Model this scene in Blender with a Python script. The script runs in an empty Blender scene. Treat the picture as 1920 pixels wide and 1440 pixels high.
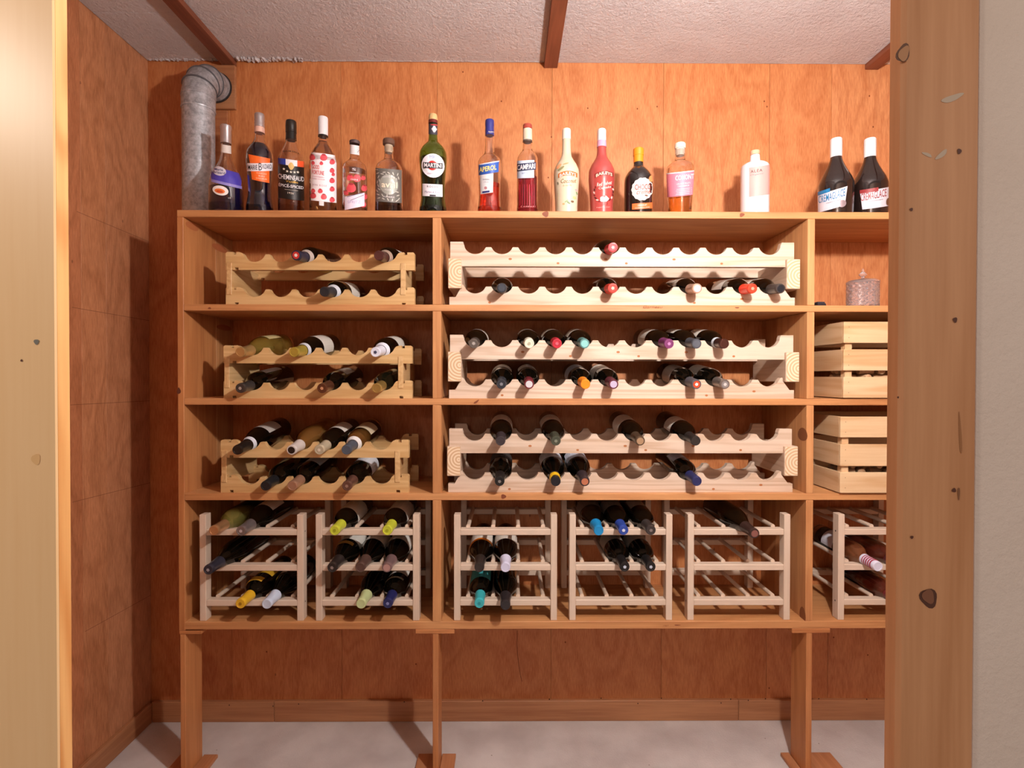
import bpy, bmesh, math, random
from mathutils import Vector, Matrix
R_ = random.Random(7)
PI = math.pi
SC = bpy.context.scene
COL = SC.collection

# ------------------------------------------------------------------ camera
CAM_H = 1.27
F = 1000.0
YAW, PITCH, ROLL = 0.0065, 0.0100, 0.0012
DY = 5.0                        # rise of the lens in px
cam_d = bpy.data.cameras.new('camera'); cam_d.lens = F / 1920 * 36.0; cam_d.sensor_width = 36.0
cam_d.clip_start = 0.02; cam_d.shift_y = -DY / 1920
cam = bpy.data.objects.new('camera', cam_d); COL.objects.link(cam)
CM = (Matrix.Rotation(-YAW, 3, 'Z') @ Matrix.Rotation(PI/2 - PITCH, 3, 'X') @ Matrix.Rotation(ROLL, 3, 'Z'))
cam.matrix_world = Matrix.Translation((0, 0, CAM_H)) @ CM.to_4x4()
SC.camera = cam
def W(px, py, y):
    """point of the photograph's pixel at depth y"""
    d = CM @ Vector(((px - 960) / F, -(py + DY - 720) / F, -1))
    return Vector((0, 0, CAM_H)) + d * (y / d.y)
def WX(px, y, py=700): return W(px, py, y).x
def WZ(py, y, px=960): return W(px, py, y).z

# ------------------------------------------------------------------ light
SC.view_settings.view_transform = 'Standard'
SC.view_settings.look = 'None'
SC.view_settings.gamma = 1.0
SC.view_settings.use_curve_mapping = False
SC.view_settings.exposure = 0.16
wd = bpy.data.worlds.new('room_glow'); SC.world = wd; wd.use_nodes = True
bg = wd.node_tree.nodes['Background']
bg.inputs[0].default_value = (1.0, 0.90, 0.86, 1); bg.inputs[1].default_value = 0.24
def lamp(name, loc, e, rad, color=(1, 0.93, 0.88)):
    l = bpy.data.lights.new(name, 'POINT'); l.energy = e; l.shadow_soft_size = rad; l.color = color
    o = bpy.data.objects.new(name, l); COL.objects.link(o); o.location = loc
    return o
lamp('cellar_lamp', (0.56, 0.57, CAM_H + 0.67), 80, 0.035, (1, 0.95, 0.93))
lamp('hall_lamp', (-0.55, -2.0, CAM_H + 0.66), 15, 0.10, (1, 0.94, 0.92))
lamp('side_lamp', (-1.10, -0.15, CAM_H + 0.62), 19, 0.10, (1, 0.89, 0.78))
lamp('post_fill', (1.0, -0.30, CAM_H + 0.50), 8, 0.12, (1, 0.90, 0.80))  # added fill light, no known source; brightens the post and painted wall

# ------------------------------------------------------------------ materials
def lin(c):
    c /= 255.0
    return c / 12.92 if c <= 0.04045 else ((c + 0.055) / 1.055) ** 2.4
def rgb(h):
    h = h.lstrip('#')
    return (lin(int(h[0:2], 16)), lin(int(h[2:4], 16)), lin(int(h[4:6], 16)), 1)
_m = {}
def pm(h, rough=0.5, metal=0.0, coat=0.0, trans=0.0, ior=1.45, alpha=1.0):
    k = (h, rough, metal, coat, trans, ior)
    if k in _m: return _m[k]
    m = bpy.data.materials.new('plain_' + h.strip('#')); m.use_nodes = True
    b = m.node_tree.nodes['Principled BSDF']
    b.inputs['Base Color'].default_value = rgb(h)
    b.inputs['Roughness'].default_value = rough
    b.inputs['Metallic'].default_value = metal
    b.inputs['Coat Weight'].default_value = coat
    b.inputs['Transmission Weight'].default_value = trans
    b.inputs['IOR'].default_value = ior
    _m[k] = m
    return m
class NT:
    def __init__(s, name):
        s.m = bpy.data.materials.new(name); s.m.use_nodes = True
        s.t = s.m.node_tree; s.b = s.t.nodes['Principled BSDF']
    def n(s, typ, **kw):
        nd = s.t.nodes.new(typ)
        for k, v in kw.items(): setattr(nd, k, v)
        return nd
    def l(s, a, b): s.t.links.new(a, b)
    def math(s, op, a, b=None, c=None):
        nd = s.n('ShaderNodeMath', operation=op)
        for i, v in enumerate((a, b, c)):
            if v is None: continue
            if isinstance(v, (int, float)): nd.inputs[i].default_value = v
            else: s.l(v, nd.inputs[i])
        return nd.outputs[0]
def wood(name, light, dark, axis='x', rings=9.0, rs=3.0, stretch=7.0, fine=0.30, fig=0.55, blot=0.35, rough=0.55, coat=0.0, bump=0.12, spots=0.0, spotcol='#5a2c14', pos=0.5, fscale=170, falong=7):
    """procedural timber; axis = direction of the grain in object space"""
    T = NT(name)
    tc = T.n('ShaderNodeTexCoord'); oi = T.n('ShaderNodeObjectInfo')
    mul = T.n('ShaderNodeVectorMath', operation='SCALE'); mul.inputs[0].default_value = (7.3, 3.1, 5.7)
    T.l(oi.outputs['Random'], mul.inputs['Scale'])
    add = T.n('ShaderNodeVectorMath', operation='ADD')
    T.l(tc.outputs['Object'], add.inputs[0]); T.l(mul.outputs[0], add.inputs[1])
    def mp(al, ac):
        m = T.n('ShaderNodeMapping')
        m.inputs['Scale'].default_value = {'x': (al, ac, ac), 'y': (ac, al, ac), 'z': (ac, ac, al)}[axis]
        T.l(add.outputs[0], m.inputs['Vector']); return m.outputs[0]
    n1 = T.n('ShaderNodeTexNoise'); n1.inputs['Scale'].default_value = 1.0; n1.inputs['Detail'].default_value = 2.5
    n1.inputs['Roughness'].default_value = 0.55; n1.inputs['Distortion'].default_value = 0.25
    T.l(mp(rs / stretch, rs), n1.inputs['Vector'])
    s = T.math('MULTIPLY_ADD', T.math('SINE', T.math('MULTIPLY', n1.outputs[0], rings * 6.283)), 0.5, 0.5)
    s = T.math('POWER', s, 1.6)
    n2 = T.n('ShaderNodeTexNoise'); n2.inputs['Scale'].default_value = 1.0; n2.inputs['Detail'].default_value = 3
    T.l(mp(falong, fscale), n2.inputs['Vector'])
    n3 = T.n('ShaderNodeTexNoise'); n3.inputs['Scale'].default_value = 1.0; n3.inputs['Detail'].default_value = 2
    T.l(mp(1.1, 4.5), n3.inputs['Vector'])
    f = T.math('MULTIPLY', s, fig)
    f = T.math('MULTIPLY_ADD', T.math('SUBTRACT', n2.outputs[0], 0.5), fine * 3, f)
    f = T.math('MULTIPLY_ADD', T.math('SUBTRACT', n3.outputs[0], 0.5), blot * 3, f)
    f = T.math('ADD', f, pos - fig * 0.4)
    f = T.math('MINIMUM', T.math('MAXIMUM', f, 0.0), 1.0)
    mx = T.n('ShaderNodeMix', data_type='RGBA'); T.l(f, mx.inputs[0])
    mx.inputs[6].default_value = rgb(light); mx.inputs[7].default_value = rgb(dark)
    out = mx.outputs[2]
    if spots > 0:
        v = T.n('ShaderNodeTexVoronoi'); v.inputs['Scale'].default_value = 1.0
        T.l(mp(5.5, 9.0), v.inputs['Vector'])
        k = T.math('LESS_THAN', v.outputs['Distance'], spots)
        k = T.math('MULTIPLY', k, T.math('MULTIPLY', T.math('GREATER_THAN', T.n('ShaderNodeSeparateColor').outputs[0], -1), 0.55))
        sp = T.n('ShaderNodeMix', data_type='RGBA'); T.l(k, sp.inputs[0]); T.l(out, sp.inputs[6]); sp.inputs[7].default_value = rgb(spotcol)
        out = sp.outputs[2]
    tn = T.n('ShaderNodeMix', data_type='RGBA', blend_type='MULTIPLY'); tn.inputs[0].default_value = 1.0
    T.l(out, tn.inputs[6]); T.l(oi.outputs['Color'], tn.inputs[7])
    T.l(tn.outputs[2], T.b.inputs['Base Color'])
    T.b.inputs['Roughness'].default_value = rough; T.b.inputs['Coat Weight'].default_value = coat
    T.b.inputs['Coat Roughness'].default_value = 0.25
    bp = T.n('ShaderNodeBump'); bp.inputs['Strength'].default_value = bump; bp.inputs['Distance'].default_value = 0.002
    T.l(n2.outputs[0], bp.inputs['Height']); T.l(bp.outputs[0], T.b.inputs['Normal'])
    return T.m
PLY = dict(rings=12, rs=3.6, stretch=2.4, fig=0.26, fine=0.42, blot=0.20, fscale=240, falong=38, spots=0.03)
M_wall = wood('plywood_wall', '#d3905a', '#ab6030', 'z', **PLY)
M_side = wood('plywood_side', '#ca8e66', '#98603c', 'z', **PLY)
M_door = wood('plywood_door', '#fbd09c', '#efbc82', 'z', rings=4, rs=1.6, stretch=5, fig=0.16, fine=0.2, blot=0.30, rough=0.42, coat=0.15, bump=0.03)
M_dooredge = wood('plywood_edge', '#e3ae6e', '#c07c3e', 'z', rings=14, rs=6, stretch=6, fig=0.5, fine=0.2, rough=0.5)
M_shelf = wood('shelf_pine_x', '#d29a64', '#a86c3e', 'x', rings=7, rs=9, stretch=12, fig=0.28, fine=0.30, blot=0.30)
M_shelfy = wood('shelf_pine_y', '#c8946c', '#a26e48', 'y', rings=7, rs=7, stretch=9, fig=0.25, fine=0.25, blot=0.35)
M_shelfz = wood('shelf_pine_z', '#d29a64', '#a86c3e', 'z', rings=7, rs=9, stretch=12, fig=0.28, fine=0.30, blot=0.30)
M_bat = wood('batten_wood', '#8e543a', '#60301c', 'y', rings=6, rs=12, stretch=10, fig=0.3, fine=0.3)
M_post = wood('post_pine', '#e2a474', '#bc7c4c', 'z', rings=5, rs=7, stretch=14, fig=0.28, fine=0.22, blot=0.22, rough=0.6)
M_base = wood('baseboard_wood', '#b88258', '#8c5636', 'x', rings=5, rs=12, stretch=14, fig=0.2, fine=0.3)
M_basey = wood('baseboard_wood_y', '#b88258', '#8c5636', 'y', rings=5, rs=12, stretch=14, fig=0.2, fine=0.3)
M_ra = wood('golden_pine_x', '#dcbc88', '#bc9058', 'x', rings=7, rs=16, stretch=14, fig=0.35, fine=0.22, blot=0.2, rough=0.45)
M_ray = wood('golden_pine_y', '#dab886', '#b88c56', 'y', rings=7, rs=16, stretch=12, fig=0.35, fine=0.22, blot=0.2, rough=0.45)
M_rb = wood('white_pine_x', '#dac6b2', '#b08e70', 'x', rings=9, rs=13, stretch=20, fig=0.42, fine=0.16, blot=0.26, pos=0.35)
M_rby = wood('white_pine_y', '#d4bca6', '#b09074', 'y', rings=8, rs=14, stretch=16, fig=0.30, fine=0.16, blot=0.2)
M_rcx = wood('pale_beech_x', '#dcc8b4', '#c2a890', 'x', rings=4, rs=12, stretch=16, fig=0.15, fine=0.2, blot=0.15, pos=0.35)
M_rcy = wood('pale_beech_y', '#dcc8b4', '#c2a890', 'y', rings=4, rs=12, stretch=16, fig=0.15, fine=0.2, blot=0.15, pos=0.35)
M_rcz = wood('pale_beech_z', '#dcc8b4', '#c2a890', 'z', rings=4, rs=12, stretch=16, fig=0.15, fine=0.2, blot=0.15, pos=0.35)
M_cr = wood('crate_pine_x', '#e0c49c', '#c08f5c', 'x', rings=5, rs=11, stretch=10, fig=0.45, fine=0.14, blot=0.2, pos=0.38)
M_cry = wood('crate_pine_y', '#dabc94', '#ba8a5a', 'y', rings=5, rs=11, stretch=8, fig=0.4, fine=0.14, blot=0.2, pos=0.4)
M_crz = wood('crate_pine_z', '#dec29c', '#c29666', 'z', rings=5, rs=11, stretch=10, fig=0.3, fine=0.14, blot=0.2)
M_cork = wood('cork', '#e2bf98', '#a67850', 'z', rings=3, rs=40, stretch=1.5, fig=0.4, fine=0.3, blot=0.2)
M_knot = pm('#7a3f24', 0.6)
M_knotd = pm('#5f3220', 0.6)
M_knotp = pm('#b98258', 0.6)
M_screw = pm('#3b2d28', 0.4, 0.6)

def endgrain(name, light, dark, cx, cz):
    T = NT(name); tc = T.n('ShaderNodeTexCoord')
    mp = T.n('ShaderNodeMapping'); mp.inputs['Location'].default_value = (-cx, 0, -cz)
    T.l(tc.outputs['Object'], mp.inputs['Vector'])
    w = T.n('ShaderNodeTexWave', wave_type='RINGS', rings_direction='Y'); w.inputs['Scale'].default_value = 34
    w.inputs['Distortion'].default_value = 1.2; w.inputs['Detail Scale'].default_value = 0.6
    T.l(mp.outputs[0], w.inputs['Vector'])
    mx = T.n('ShaderNodeMix', data_type='RGBA'); T.l(w.outputs['Fac'], mx.inputs[0])
    mx.inputs[6].default_value = rgb(dark); mx.inputs[7].default_value = rgb(light)
    T.l(mx.outputs[2], T.b.inputs['Base Color']); T.b.inputs['Roughness'].default_value = 0.7
    return T.m
def plaster(name, c1, c2, scale, bumpd, rough=0.9, noise2=6.0, flecks=None):
    T = NT(name); tc = T.n('ShaderNodeTexCoord')
    a = T.n('ShaderNodeTexNoise'); a.inputs['Scale'].default_value = scale; a.inputs['Detail'].default_value = 6; a.inputs['Roughness'].default_value = 0.65
    b = T.n('ShaderNodeTexNoise'); b.inputs['Scale'].default_value = noise2; b.inputs['Detail'].default_value = 4
    T.l(tc.outputs['Object'], a.inputs['Vector']); T.l(tc.outputs['Object'], b.inputs['Vector'])
    mx = T.n('ShaderNodeMix', data_type='RGBA')
    fm = T.n('ShaderNodeMapRange'); fm.inputs[1].default_value = 0.35; fm.inputs[2].default_value = 0.65
    T.l(b.outputs[0], fm.inputs[0]); T.l(fm.outputs[0], mx.inputs[0])
    mx.inputs[6].default_value = rgb(c1); mx.inputs[7].default_value = rgb(c2)
    out = mx.outputs[2]
    if flecks:
        v = T.n('ShaderNodeTexVoronoi'); v.inputs['Scale'].default_value = flecks[0]
        T.l(tc.outputs['Object'], v.inputs['Vector'])
        k = T.math('LESS_THAN', v.outputs['Distance'], flecks[1])
        m2 = T.n('ShaderNodeMix', data_type='RGBA'); T.l(k, m2.inputs[0]); T.l(out, m2.inputs[6]); m2.inputs[7].default_value = rgb(flecks[2])
        out = m2.outputs[2]
    T.l(out, T.b.inputs['Base Color']); T.b.inputs['Roughness'].default_value = rough
    bp = T.n('ShaderNodeBump'); bp.inputs['Strength'].default_value = 1.0; bp.inputs['Distance'].default_value = bumpd
    T.l(a.outputs[0], bp.inputs['Height']); T.l(bp.outputs[0], T.b.inputs['Normal'])
    return T.m
M_ceil = plaster('ceiling_foam', '#f4eeee', '#eae2e2', 90, 0.020, 0.8, 5.0)
M_floor = plaster('concrete_floor', '#d6d0cc', '#beb6b2', 160, 0.0015, 0.8, 5.0, (16, 0.035, '#8d7f78'))
M_plast = plaster('painted_plaster', '#ecd6c6', '#e0c8b6', 130, 0.0015, 0.85, 3.0, (5, 0.02, '#9d8c7c'))
def galv():
    T = NT('galvanised_steel'); tc = T.n('ShaderNodeTexCoord')
    a = T.n('ShaderNodeTexNoise'); a.inputs['Scale'].default_value = 70; a.inputs['Detail'].default_value = 6; a.inputs['Roughness'].default_value = 0.7
    T.l(tc.outputs['Object'], a.inputs['Vector'])
    fm = T.n('ShaderNodeMapRange'); fm.inputs[1].default_value = 0.35; fm.inputs[2].default_value = 0.68
    T.l(a.outputs[0], fm.inputs[0])
    mx = T.n('ShaderNodeMix', data_type='RGBA'); T.l(fm.outputs[0], mx.inputs[0])
    mx.inputs[6].default_value = rgb('#8e9094'); mx.inputs[7].default_value = rgb('#c9ccd2')
    T.l(mx.outputs[2], T.b.inputs['Base Color']); T.b.inputs['Metallic'].default_value = 0.45
    r = T.n('ShaderNodeMapRange'); r.inputs[3].default_value = 0.36; r.inputs[4].default_value = 0.6
    T.l(a.outputs[0], r.inputs[0]); T.l(r.outputs[0], T.b.inputs['Roughness'])
    return T.m
M_galv = galv()

# ------------------------------------------------------------------ object helpers
def link(name, me, mat=None, parent=None, loc=None, color=None):
    o = bpy.data.objects.new(name, me); COL.objects.link(o)
    if mat is not None and not len(me.materials): me.materials.append(mat)
    if parent is not None: o.parent = parent
    if loc is not None: o.location = loc
    if color is not None: o.color = color
    return o
def empty(name, loc, label, cat, group=None, rot=None):
    o = bpy.data.objects.new(name, None); COL.objects.link(o); o.location = loc; o.empty_display_size = 0.03
    if rot is not None: o.rotation_euler = rot
    o['label'] = label; o['category'] = cat
    if group: o['group'] = group
    return o
def fin(bm, smooth=None):
    bmesh.ops.recalc_face_normals(bm, faces=bm.faces)
    me = bpy.data.meshes.new('mesh'); bm.to_mesh(me); bm.free()
    if smooth is not None:
        me.shade_smooth(); me.set_sharp_from_angle(angle=math.radians(smooth))
    return me
def add_box(bm, x0, x1, y0, y1, z0, z1, bev=0.0):
    t = bmesh.new()
    vs = [t.verts.new((x, y, z)) for x in (x0, x1) for y in (y0, y1) for z in (z0, z1)]
    for f in ((0,1,3,2),(4,6,7,5),(0,4,5,1),(2,3,7,6),(0,2,6,4),(1,5,7,3)):
        t.faces.new([vs[i] for i in f])
    if bev > 0: bmesh.ops.bevel(t, geom=list(t.edges), offset=bev, segments=1, affect='EDGES')
    me = bpy.data.meshes.new('t'); t.to_mesh(me); t.free(); bm.from_mesh(me); bpy.data.meshes.remove(me)
def box(name, x0, x1, y0, y1, z0, z1, mat, parent=None, bev=0.0012, color=None):
    bm = bmesh.new(); add_box(bm, x0, x1, y0, y1, z0, z1, bev)
    return link(name, fin(bm), mat, parent, color=color)
def extrude(pts, d0, d1, axis='y'):
    """closed outline of (a, z) points pushed through from d0 to d1"""
    bm = bmesh.new()
    mk = (lambda a, z, d: (a, d, z)) if axis == 'y' else (lambda a, z, d: (d, a, z))
    A = [bm.verts.new(mk(a, z, d0)) for a, z in pts]; B = [bm.verts.new(mk(a, z, d1)) for a, z in pts]
    bm.faces.new(A); bm.faces.new(B[::-1]); n = len(pts)
    for i in range(n): bm.faces.new((A[i], B[i], B[(i+1) % n], A[(i+1) % n]))
    bm.normal_update()
    bmesh.ops.triangulate(bm, faces=[f for f in bm.faces if len(f.verts) > 4])
    return fin(bm)
def lathe(prof, seg=28, closed=False, smooth=35, twist=None):
    bm = bmesh.new(); rings = []
    for i, (r, z) in enumerate(prof):
        if r < 1e-6: rings.append([bm.verts.new((0, 0, z))])
        else:
            rings.append([bm.verts.new((r * math.cos(2*PI*(k + (0.5*(i % 2) if twist else 0))/seg), r * math.sin(2*PI*(k + (0.5*(i % 2) if twist else 0))/seg), z)) for k in range(seg)])
    prs = list(zip(rings, rings[1:])) + ([(rings[-1], rings[0])] if closed else [])
    for a, b in prs:
        for k in range(seg):
            j = (k + 1) % seg
            if len(a) == 1 and len(b) == 1: continue
            if len(a) == 1: bm.faces.new((a[0], b[k], b[j]))
            elif len(b) == 1: bm.faces.new((a[k], a[j], b[0]))
            else: bm.faces.new((a[k], a[j], b[j], b[k]))
    return fin(bm, smooth)
def tag(o, label, cat, group=None):
    o['label'] = label; o['category'] = cat
    if group: o['group'] = group
    return o
def struct(o, label=None):
    o['kind'] = 'structure'
    if label: o['label'] = label
    return o

# ------------------------------------------------------------------ room shell
D = 1.667                       # front plane of the shelf unit
YB = 1.964                      # back wall
XL = WX(280, YB, 700)           # left cellar wall
XR = 1.95
ZC = WZ(117.5, YB)
YP = 0.50                       # front partition plane
def root(name, label):
    o = bpy.data.objects.new(name, None); COL.objects.link(o); struct(o, label); return o
wb = root('wall_back', 'orange plywood back wall of the wine cellar with upright veneer panels')
seams = [XL] + [WX(p, YB) for p in (433, 640, 820, 1034, 1242, 1440, 1556)] + [XR]
tints = [(.86,.80,.76), (.97,.94,.9), (1.0,.96,.92), (.98,.97,.95), (1.0,1.0,1.0), (1.0,.99,.96), (1.0,1.0,1.02), (1.03,1.08,1.2), (.98,.94,.9)]
for i in range(len(seams)-1):
    box('panel', seams[i]+.0004, seams[i+1]-.0004, YB, YB+0.012, -0.02, ZC+.02, M_wall, wb, 0.0005, (*tints[i], 1))
box('backing', XL-.1, XR+.1, YB+0.0122, YB+0.04, -0.02, ZC+.05, pm('#3a1c0e', .9), wb, 0)
wl = root('wall_left', 'plywood left wall of the cellar')
ys = [0.522, 1.02, 1.60, 1.70, WX(198, YB)*0 + 1.327/ (756/1000), YB]
ys = [0.522, 1.10, 1.575, 1.655, 1.757, YB+.012]
lt = [(1,1,1), (1,1,1), (.98,.86,.78), (1.06,1.03,.98), (1.0,.98,.96)]
for i in range(len(ys)-1):
    box('panel', XL-.012, XL, ys[i]+.0004, ys[i+1]-.0004, -0.02, ZC+.02, M_side, wl, 0.0005, (*lt[i], 1))
box('backing', XL-.05, XL-.0122, .5, YB+.02, -.02, ZC+.05, pm('#3a1c0e', .9), wl, 0)
# pencil lines drawn across the left wall
for (x0, y0, x1, y1) in ((150, 400, 282, 455), (140, 578, 286, 603), (136, 760, 284, 752), (138, 942, 285, 905), (160, 1185, 286, 1115)):
    a0 = Vector(((x0-953.5)/F, 1, (705-y0)/F)); a1 = Vector(((x1-953.5)/F, 1, (705-y1)/F))
    p = a0 * (XL / a0.x) + Vector((0, 0, CAM_H)); q = a1 * (XL / a1.x) + Vector((0, 0, CAM_H))
    w = 0.0007
    bm = bmesh.new()
    e = 0.0003
    f0 = [bm.verts.new((XL + e, c.y, c.z + s*w)) for c in (p, q) for s in (-1, 1)]
    bm.faces.new((f0[0], f0[1], f0[3], f0[2]))
    link('pencil_line', fin(bm), pm('#7a4a30', .8), wl)
wr = struct(box('wall_right', XR, XR+.03, .6, YB+.02, -.02, ZC+.05, M_side, None, 0), 'plywood right wall of the cellar')
fl = struct(box('floor', -3, 3, -3, 2.1, -.05, 0.0, M_floor, None, 0), 'grey concrete cellar floor')
ce = root('ceiling', 'white rough foam board ceiling with narrow joints')
cj = WZ and 1.705
bx = [XL, WX(432, YB), WX(1032, YB), 1.34, XR]
for i in range(4):
    for (a, b) in ((.5, cj-.0006), (cj+.0006, YB)) if i == 0 else ((.5, YB),):
        box('ceiling_board', bx[i]+.0006, bx[i+1]-.0006, a, b, ZC, ZC+.03, M_ceil, ce, 0.0015)
box('backing', XL-.05, XR+.05, .5, YB+.05, ZC+.0305, ZC+.05, pm('#8b7a70', .9), ce, 0)
for k, (pa, pb) in enumerate(((419, 444), (1020, 1045), (1621, 1646))):
    t = box('trim_%d' % (k+1), WX(pa, YB, 125), WX(pb, YB, 125), .60, YB-.001, ZC-.020, ZC-.0005, M_bat, None, .001)
    struct(t, 'brown wooden batten running across the ceiling, ' + ('above the pipe elbow', 'the middle one', 'the one at the doorway post')[k])
# broken foam edge along the left part of the ceiling
def crumbs(x0, x1, n, w):
    bm = bmesh.new()
    for i in range(n):
        x = x0 + (x1-x0) * i / n; s = w * (0.5 + R_.random())
        y = YB - .004 - R_.random()*.012*w/.006
        add_box(bm, x, x + (x1-x0)/n*1.5, y - s, y + s*.5, ZC - s*(.4+.5*R_.random()), ZC+.002, s*.2)
    o = link('foam_crumb', fin(bm), M_ceil, ce); o['kind'] = 'stuff'
crumbs(XL+.01, WX(415, YB, 120), 60, .0045)
crumbs(WX(446, YB, 120), WX(570, YB, 120), 55, .008)
crumbs(WX(570, YB, 120), WX(1010, YB, 120), 60, .0020)
bb = root('baseboard_back', 'brown wooden baseboard in lengths along the back wall')
zb = WZ(1310, YB)
cuts = [XL+.012, WX(515, YB), WX(1385, YB), XR]
for i in range(3): box('board', cuts[i]+.0005, cuts[i+1]-.0005, YB-.016, YB-.0005, 0, zb + (0, .001, .0)[i], M_base, bb, .0015)
struct(box('baseboard_left', XL+.0005, XL+.014, .53, YB-.017, 0, zb-.002, M_basey, None, .0015), 'brown wooden baseboard along the left wall')
def nail_hole(px, py, y, r, par, col='#3a2014'):
    c = W(px, py, y); pts = [(c.x + r*math.cos(2*PI*k/8), c.z + r*1.2*math.sin(2*PI*k/8)) for k in range(8)]
    bm = bmesh.new(); bm.faces.new([bm.verts.new((a, y-.0004, z)) for a, z in pts]); link('nail_hole', fin(bm), pm(col, .8), par)
for (px, py) in ((430, 1322), (512, 1324), (560, 1320), (758, 1316), (905, 1314), (1030, 1311), (1127, 1309), (1196, 1319), (1240, 1309), (1352, 1318), (1370, 1311), (1403, 1313), (1435, 1310), (1535, 1310), (1625, 1311)): nail_hole(px, py, YB-.016, .0022, bb)
for (px, py) in ((478, 1150), (500, 1222), (780, 1245), (1563, 1195), (1627, 1228), (1442, 1290), (1060, 1204), (1102, 203), (1195, 204), (1232, 200), (1433, 190), (1438, 200), (1630, 180), (1637, 238), (868, 135), (940, 190), (1034, 257), (1028, 333)): nail_hole(px, py, YB, .0028, wb, '#7a3c1c')
# long crack in the panel under the shelf
bm = bmesh.new(); prev = None
for k in range(9):
    c = W(970 + (0, 0, -.5, 0, 1, 2, 4, 6, 9)[k], 1182 + 12*k, YB); a = bm.verts.new((c.x-.0012, YB-.0004, c.z)); b2 = bm.verts.new((c.x+.0006, YB-.0004, c.z))
    if prev: bm.faces.new((prev[0], prev[1], b2, a))
    prev = (a, b2)
link('crack', fin(bm), pm('#5a2814', .8), wb)
# entrance partition: plywood leaf on the left, pine post and painted wall on the right
xl0 = WX(105, YP, 700)
o = struct(box('wall_front', -3.0, xl0, YP, YP+.0155, 0, 2.3, M_door, None, .0012), 'pale varnished plywood beside the doorway, left')
o = box('edge_strip', xl0-.0008, xl0+.0003, YP+.0015, YP+.0150, 0, 2.3, M_dooredge, o, 0)
p0, p1 = WX(1688, YP), WX(1835, YP)
post = struct(box('trim_4', p0, p1, YP, YP+.0205, 0, 2.3, M_post, None, .0035), 'knotty pine post at the right side of the doorway')
struct(box('wall_front', p1+.0005, 3.0, YP+.004, YP+.05, 0, 2.3, M_plast, None, .0008), 'off-white painted wall right of the pine post')
struct(box('trim_5', xl0-.02, p0+.02, YP+.001, YP+.02, 1.98, 2.3, M_post, None, .002), 'pine head board above the doorway')

def flat_poly(pts, d, mk):
    bm = bmesh.new(); vs = [bm.verts.new(mk(a, b, d)) for a, b in pts]; bm.faces.new(vs); bm.normal_update(); return fin(bm)
def knot(px, py, y, rx, ry, parent, mat=None, off=.0004, name='knot', rot=0):
    """an oval knot on a face that looks to the camera"""
    c = W(px, py, y); pts = []
    for k in range(18):
        a = 2*PI*k/18; s = 1 + .12*math.sin(3*a+px)
        u, v = rx*s*math.cos(a), ry*s*math.sin(a)
        pts.append((c.x + u*math.cos(rot) - v*math.sin(rot), c.z + u*math.sin(rot) + v*math.cos(rot)))
    return link(name, flat_poly(pts, y - off, lambda a, z, d: (a, d, z)), mat or M_knot, parent)
for (px, py, rx, ry, m, rt) in ((1741, 1121, .008, .0095, pm('#5a3322', .6), .5), (1740, 1118, .0055, .007, pm('#86543a', .5), .4), (1693, 100, .006, .009, pm('#6d4630', .6), -.4),
                        (1694, 101, .0045, .0075, pm('#b98258', .6), -.4), (1790, 600, .002, .0025, M_knotd, 0), (1798, 284, .002, .0025, M_knotd, 0), (1708, 393, .0015, .0015, M_knotd, 0),
                        (1788, 919, .002, .002, M_knotd, 0), (1709, 1007, .0015, .0015, M_knotd, 0), (1800, 815, .0012, .020, pm('#a56c40', .6), .06), (1797, 925, .001, .006, pm('#8b5a38', .6), 0), (1683, 745, .001, .001, M_knotd, 0)):
    knot(px, py, YP, rx, ry, post, m, .0003 + .0003*(ry < .008), rot=rt)
for (px, py, a, b, rt) in ((1785, 184, .011, .0028, .35), (1765, 290, .007, .0022, .7), (1738, 290, .005, .0015, -.4)):
    knot(px, py, YP, a, b, post, pm('#cbb199', .8), .0003, 'plaster_smear', rt)
wf = bpy.data.objects['wall_front']
knot(69, 641, YP, .0024, .0024, wf, pm('#8b8377', .4, .6), .0005, 'screw_head')
knot(41, 676, YP, .0011, .0011, wf, M_knotd, .0004, 'nail_hole')
knot(68, 861, YP, .0042, .005, wf, pm('#e8b67c', .42), .0003)

# ------------------------------------------------------------------ shelf unit
unit = empty('wall_shelf', (0, 0, 0), 'large orange pine shelf unit with bays for wine racks against the back wall', 'shelf')
XE = 1.80
x_l0, x_l1 = WX(333, D), WX(345, D)
x_a0, x_a1 = WX(811, D), WX(827, D)
x_b0, x_b1 = WX(1513, D), WX(1526.5, D)
YM = D + .185
def yz(py): return WZ(py, D, 960)
zt0, zt1 = yz(408.5), yz(395.5)
z10, z11 = yz(583.5), yz(571.5)
z20, z21 = yz(759.5), yz(747.5)
z30, z31 = yz(938), yz(925.5)
z40, z41 = yz(1179.5), yz(1165.5)
def board(x0, x1, z0, z1, name='shelf_board'):
    box(name, x0, x1, D, YM, z0, z1, M_shelf, unit, .0012)
    box(name, x0, x1, YM+.0004, YB-.001, z0, z1, M_shelf, unit, .0008, (.96, .93, .92, 1))
board(x_l0, XE, zt0, zt1, 'top_board')
board(x_l1, XE, z10, z11); board(x_l1, XE, z20, z21); board(x_l1, XE, z30, z31); board(x_l1-.004, XE, z40, z41, 'bottom_board')
def upright(x0, x1, z0, z1, name='upright', c=(1, 1, 1, 1)):
    box(name, x0, x1, D-.0003, YM, z0, z1, M_shelfz, unit, .0012, c)
    box(name, x0, x1, YM+.0004, YB-.001, z0, z1, M_shelfz, unit, .0008, (.97, .95, .94, 1))
upright(x_l0, x_l1-.0004, z40-.004, zt0-.0002, 'side_panel', (.92, .82, .74, 1))
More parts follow.
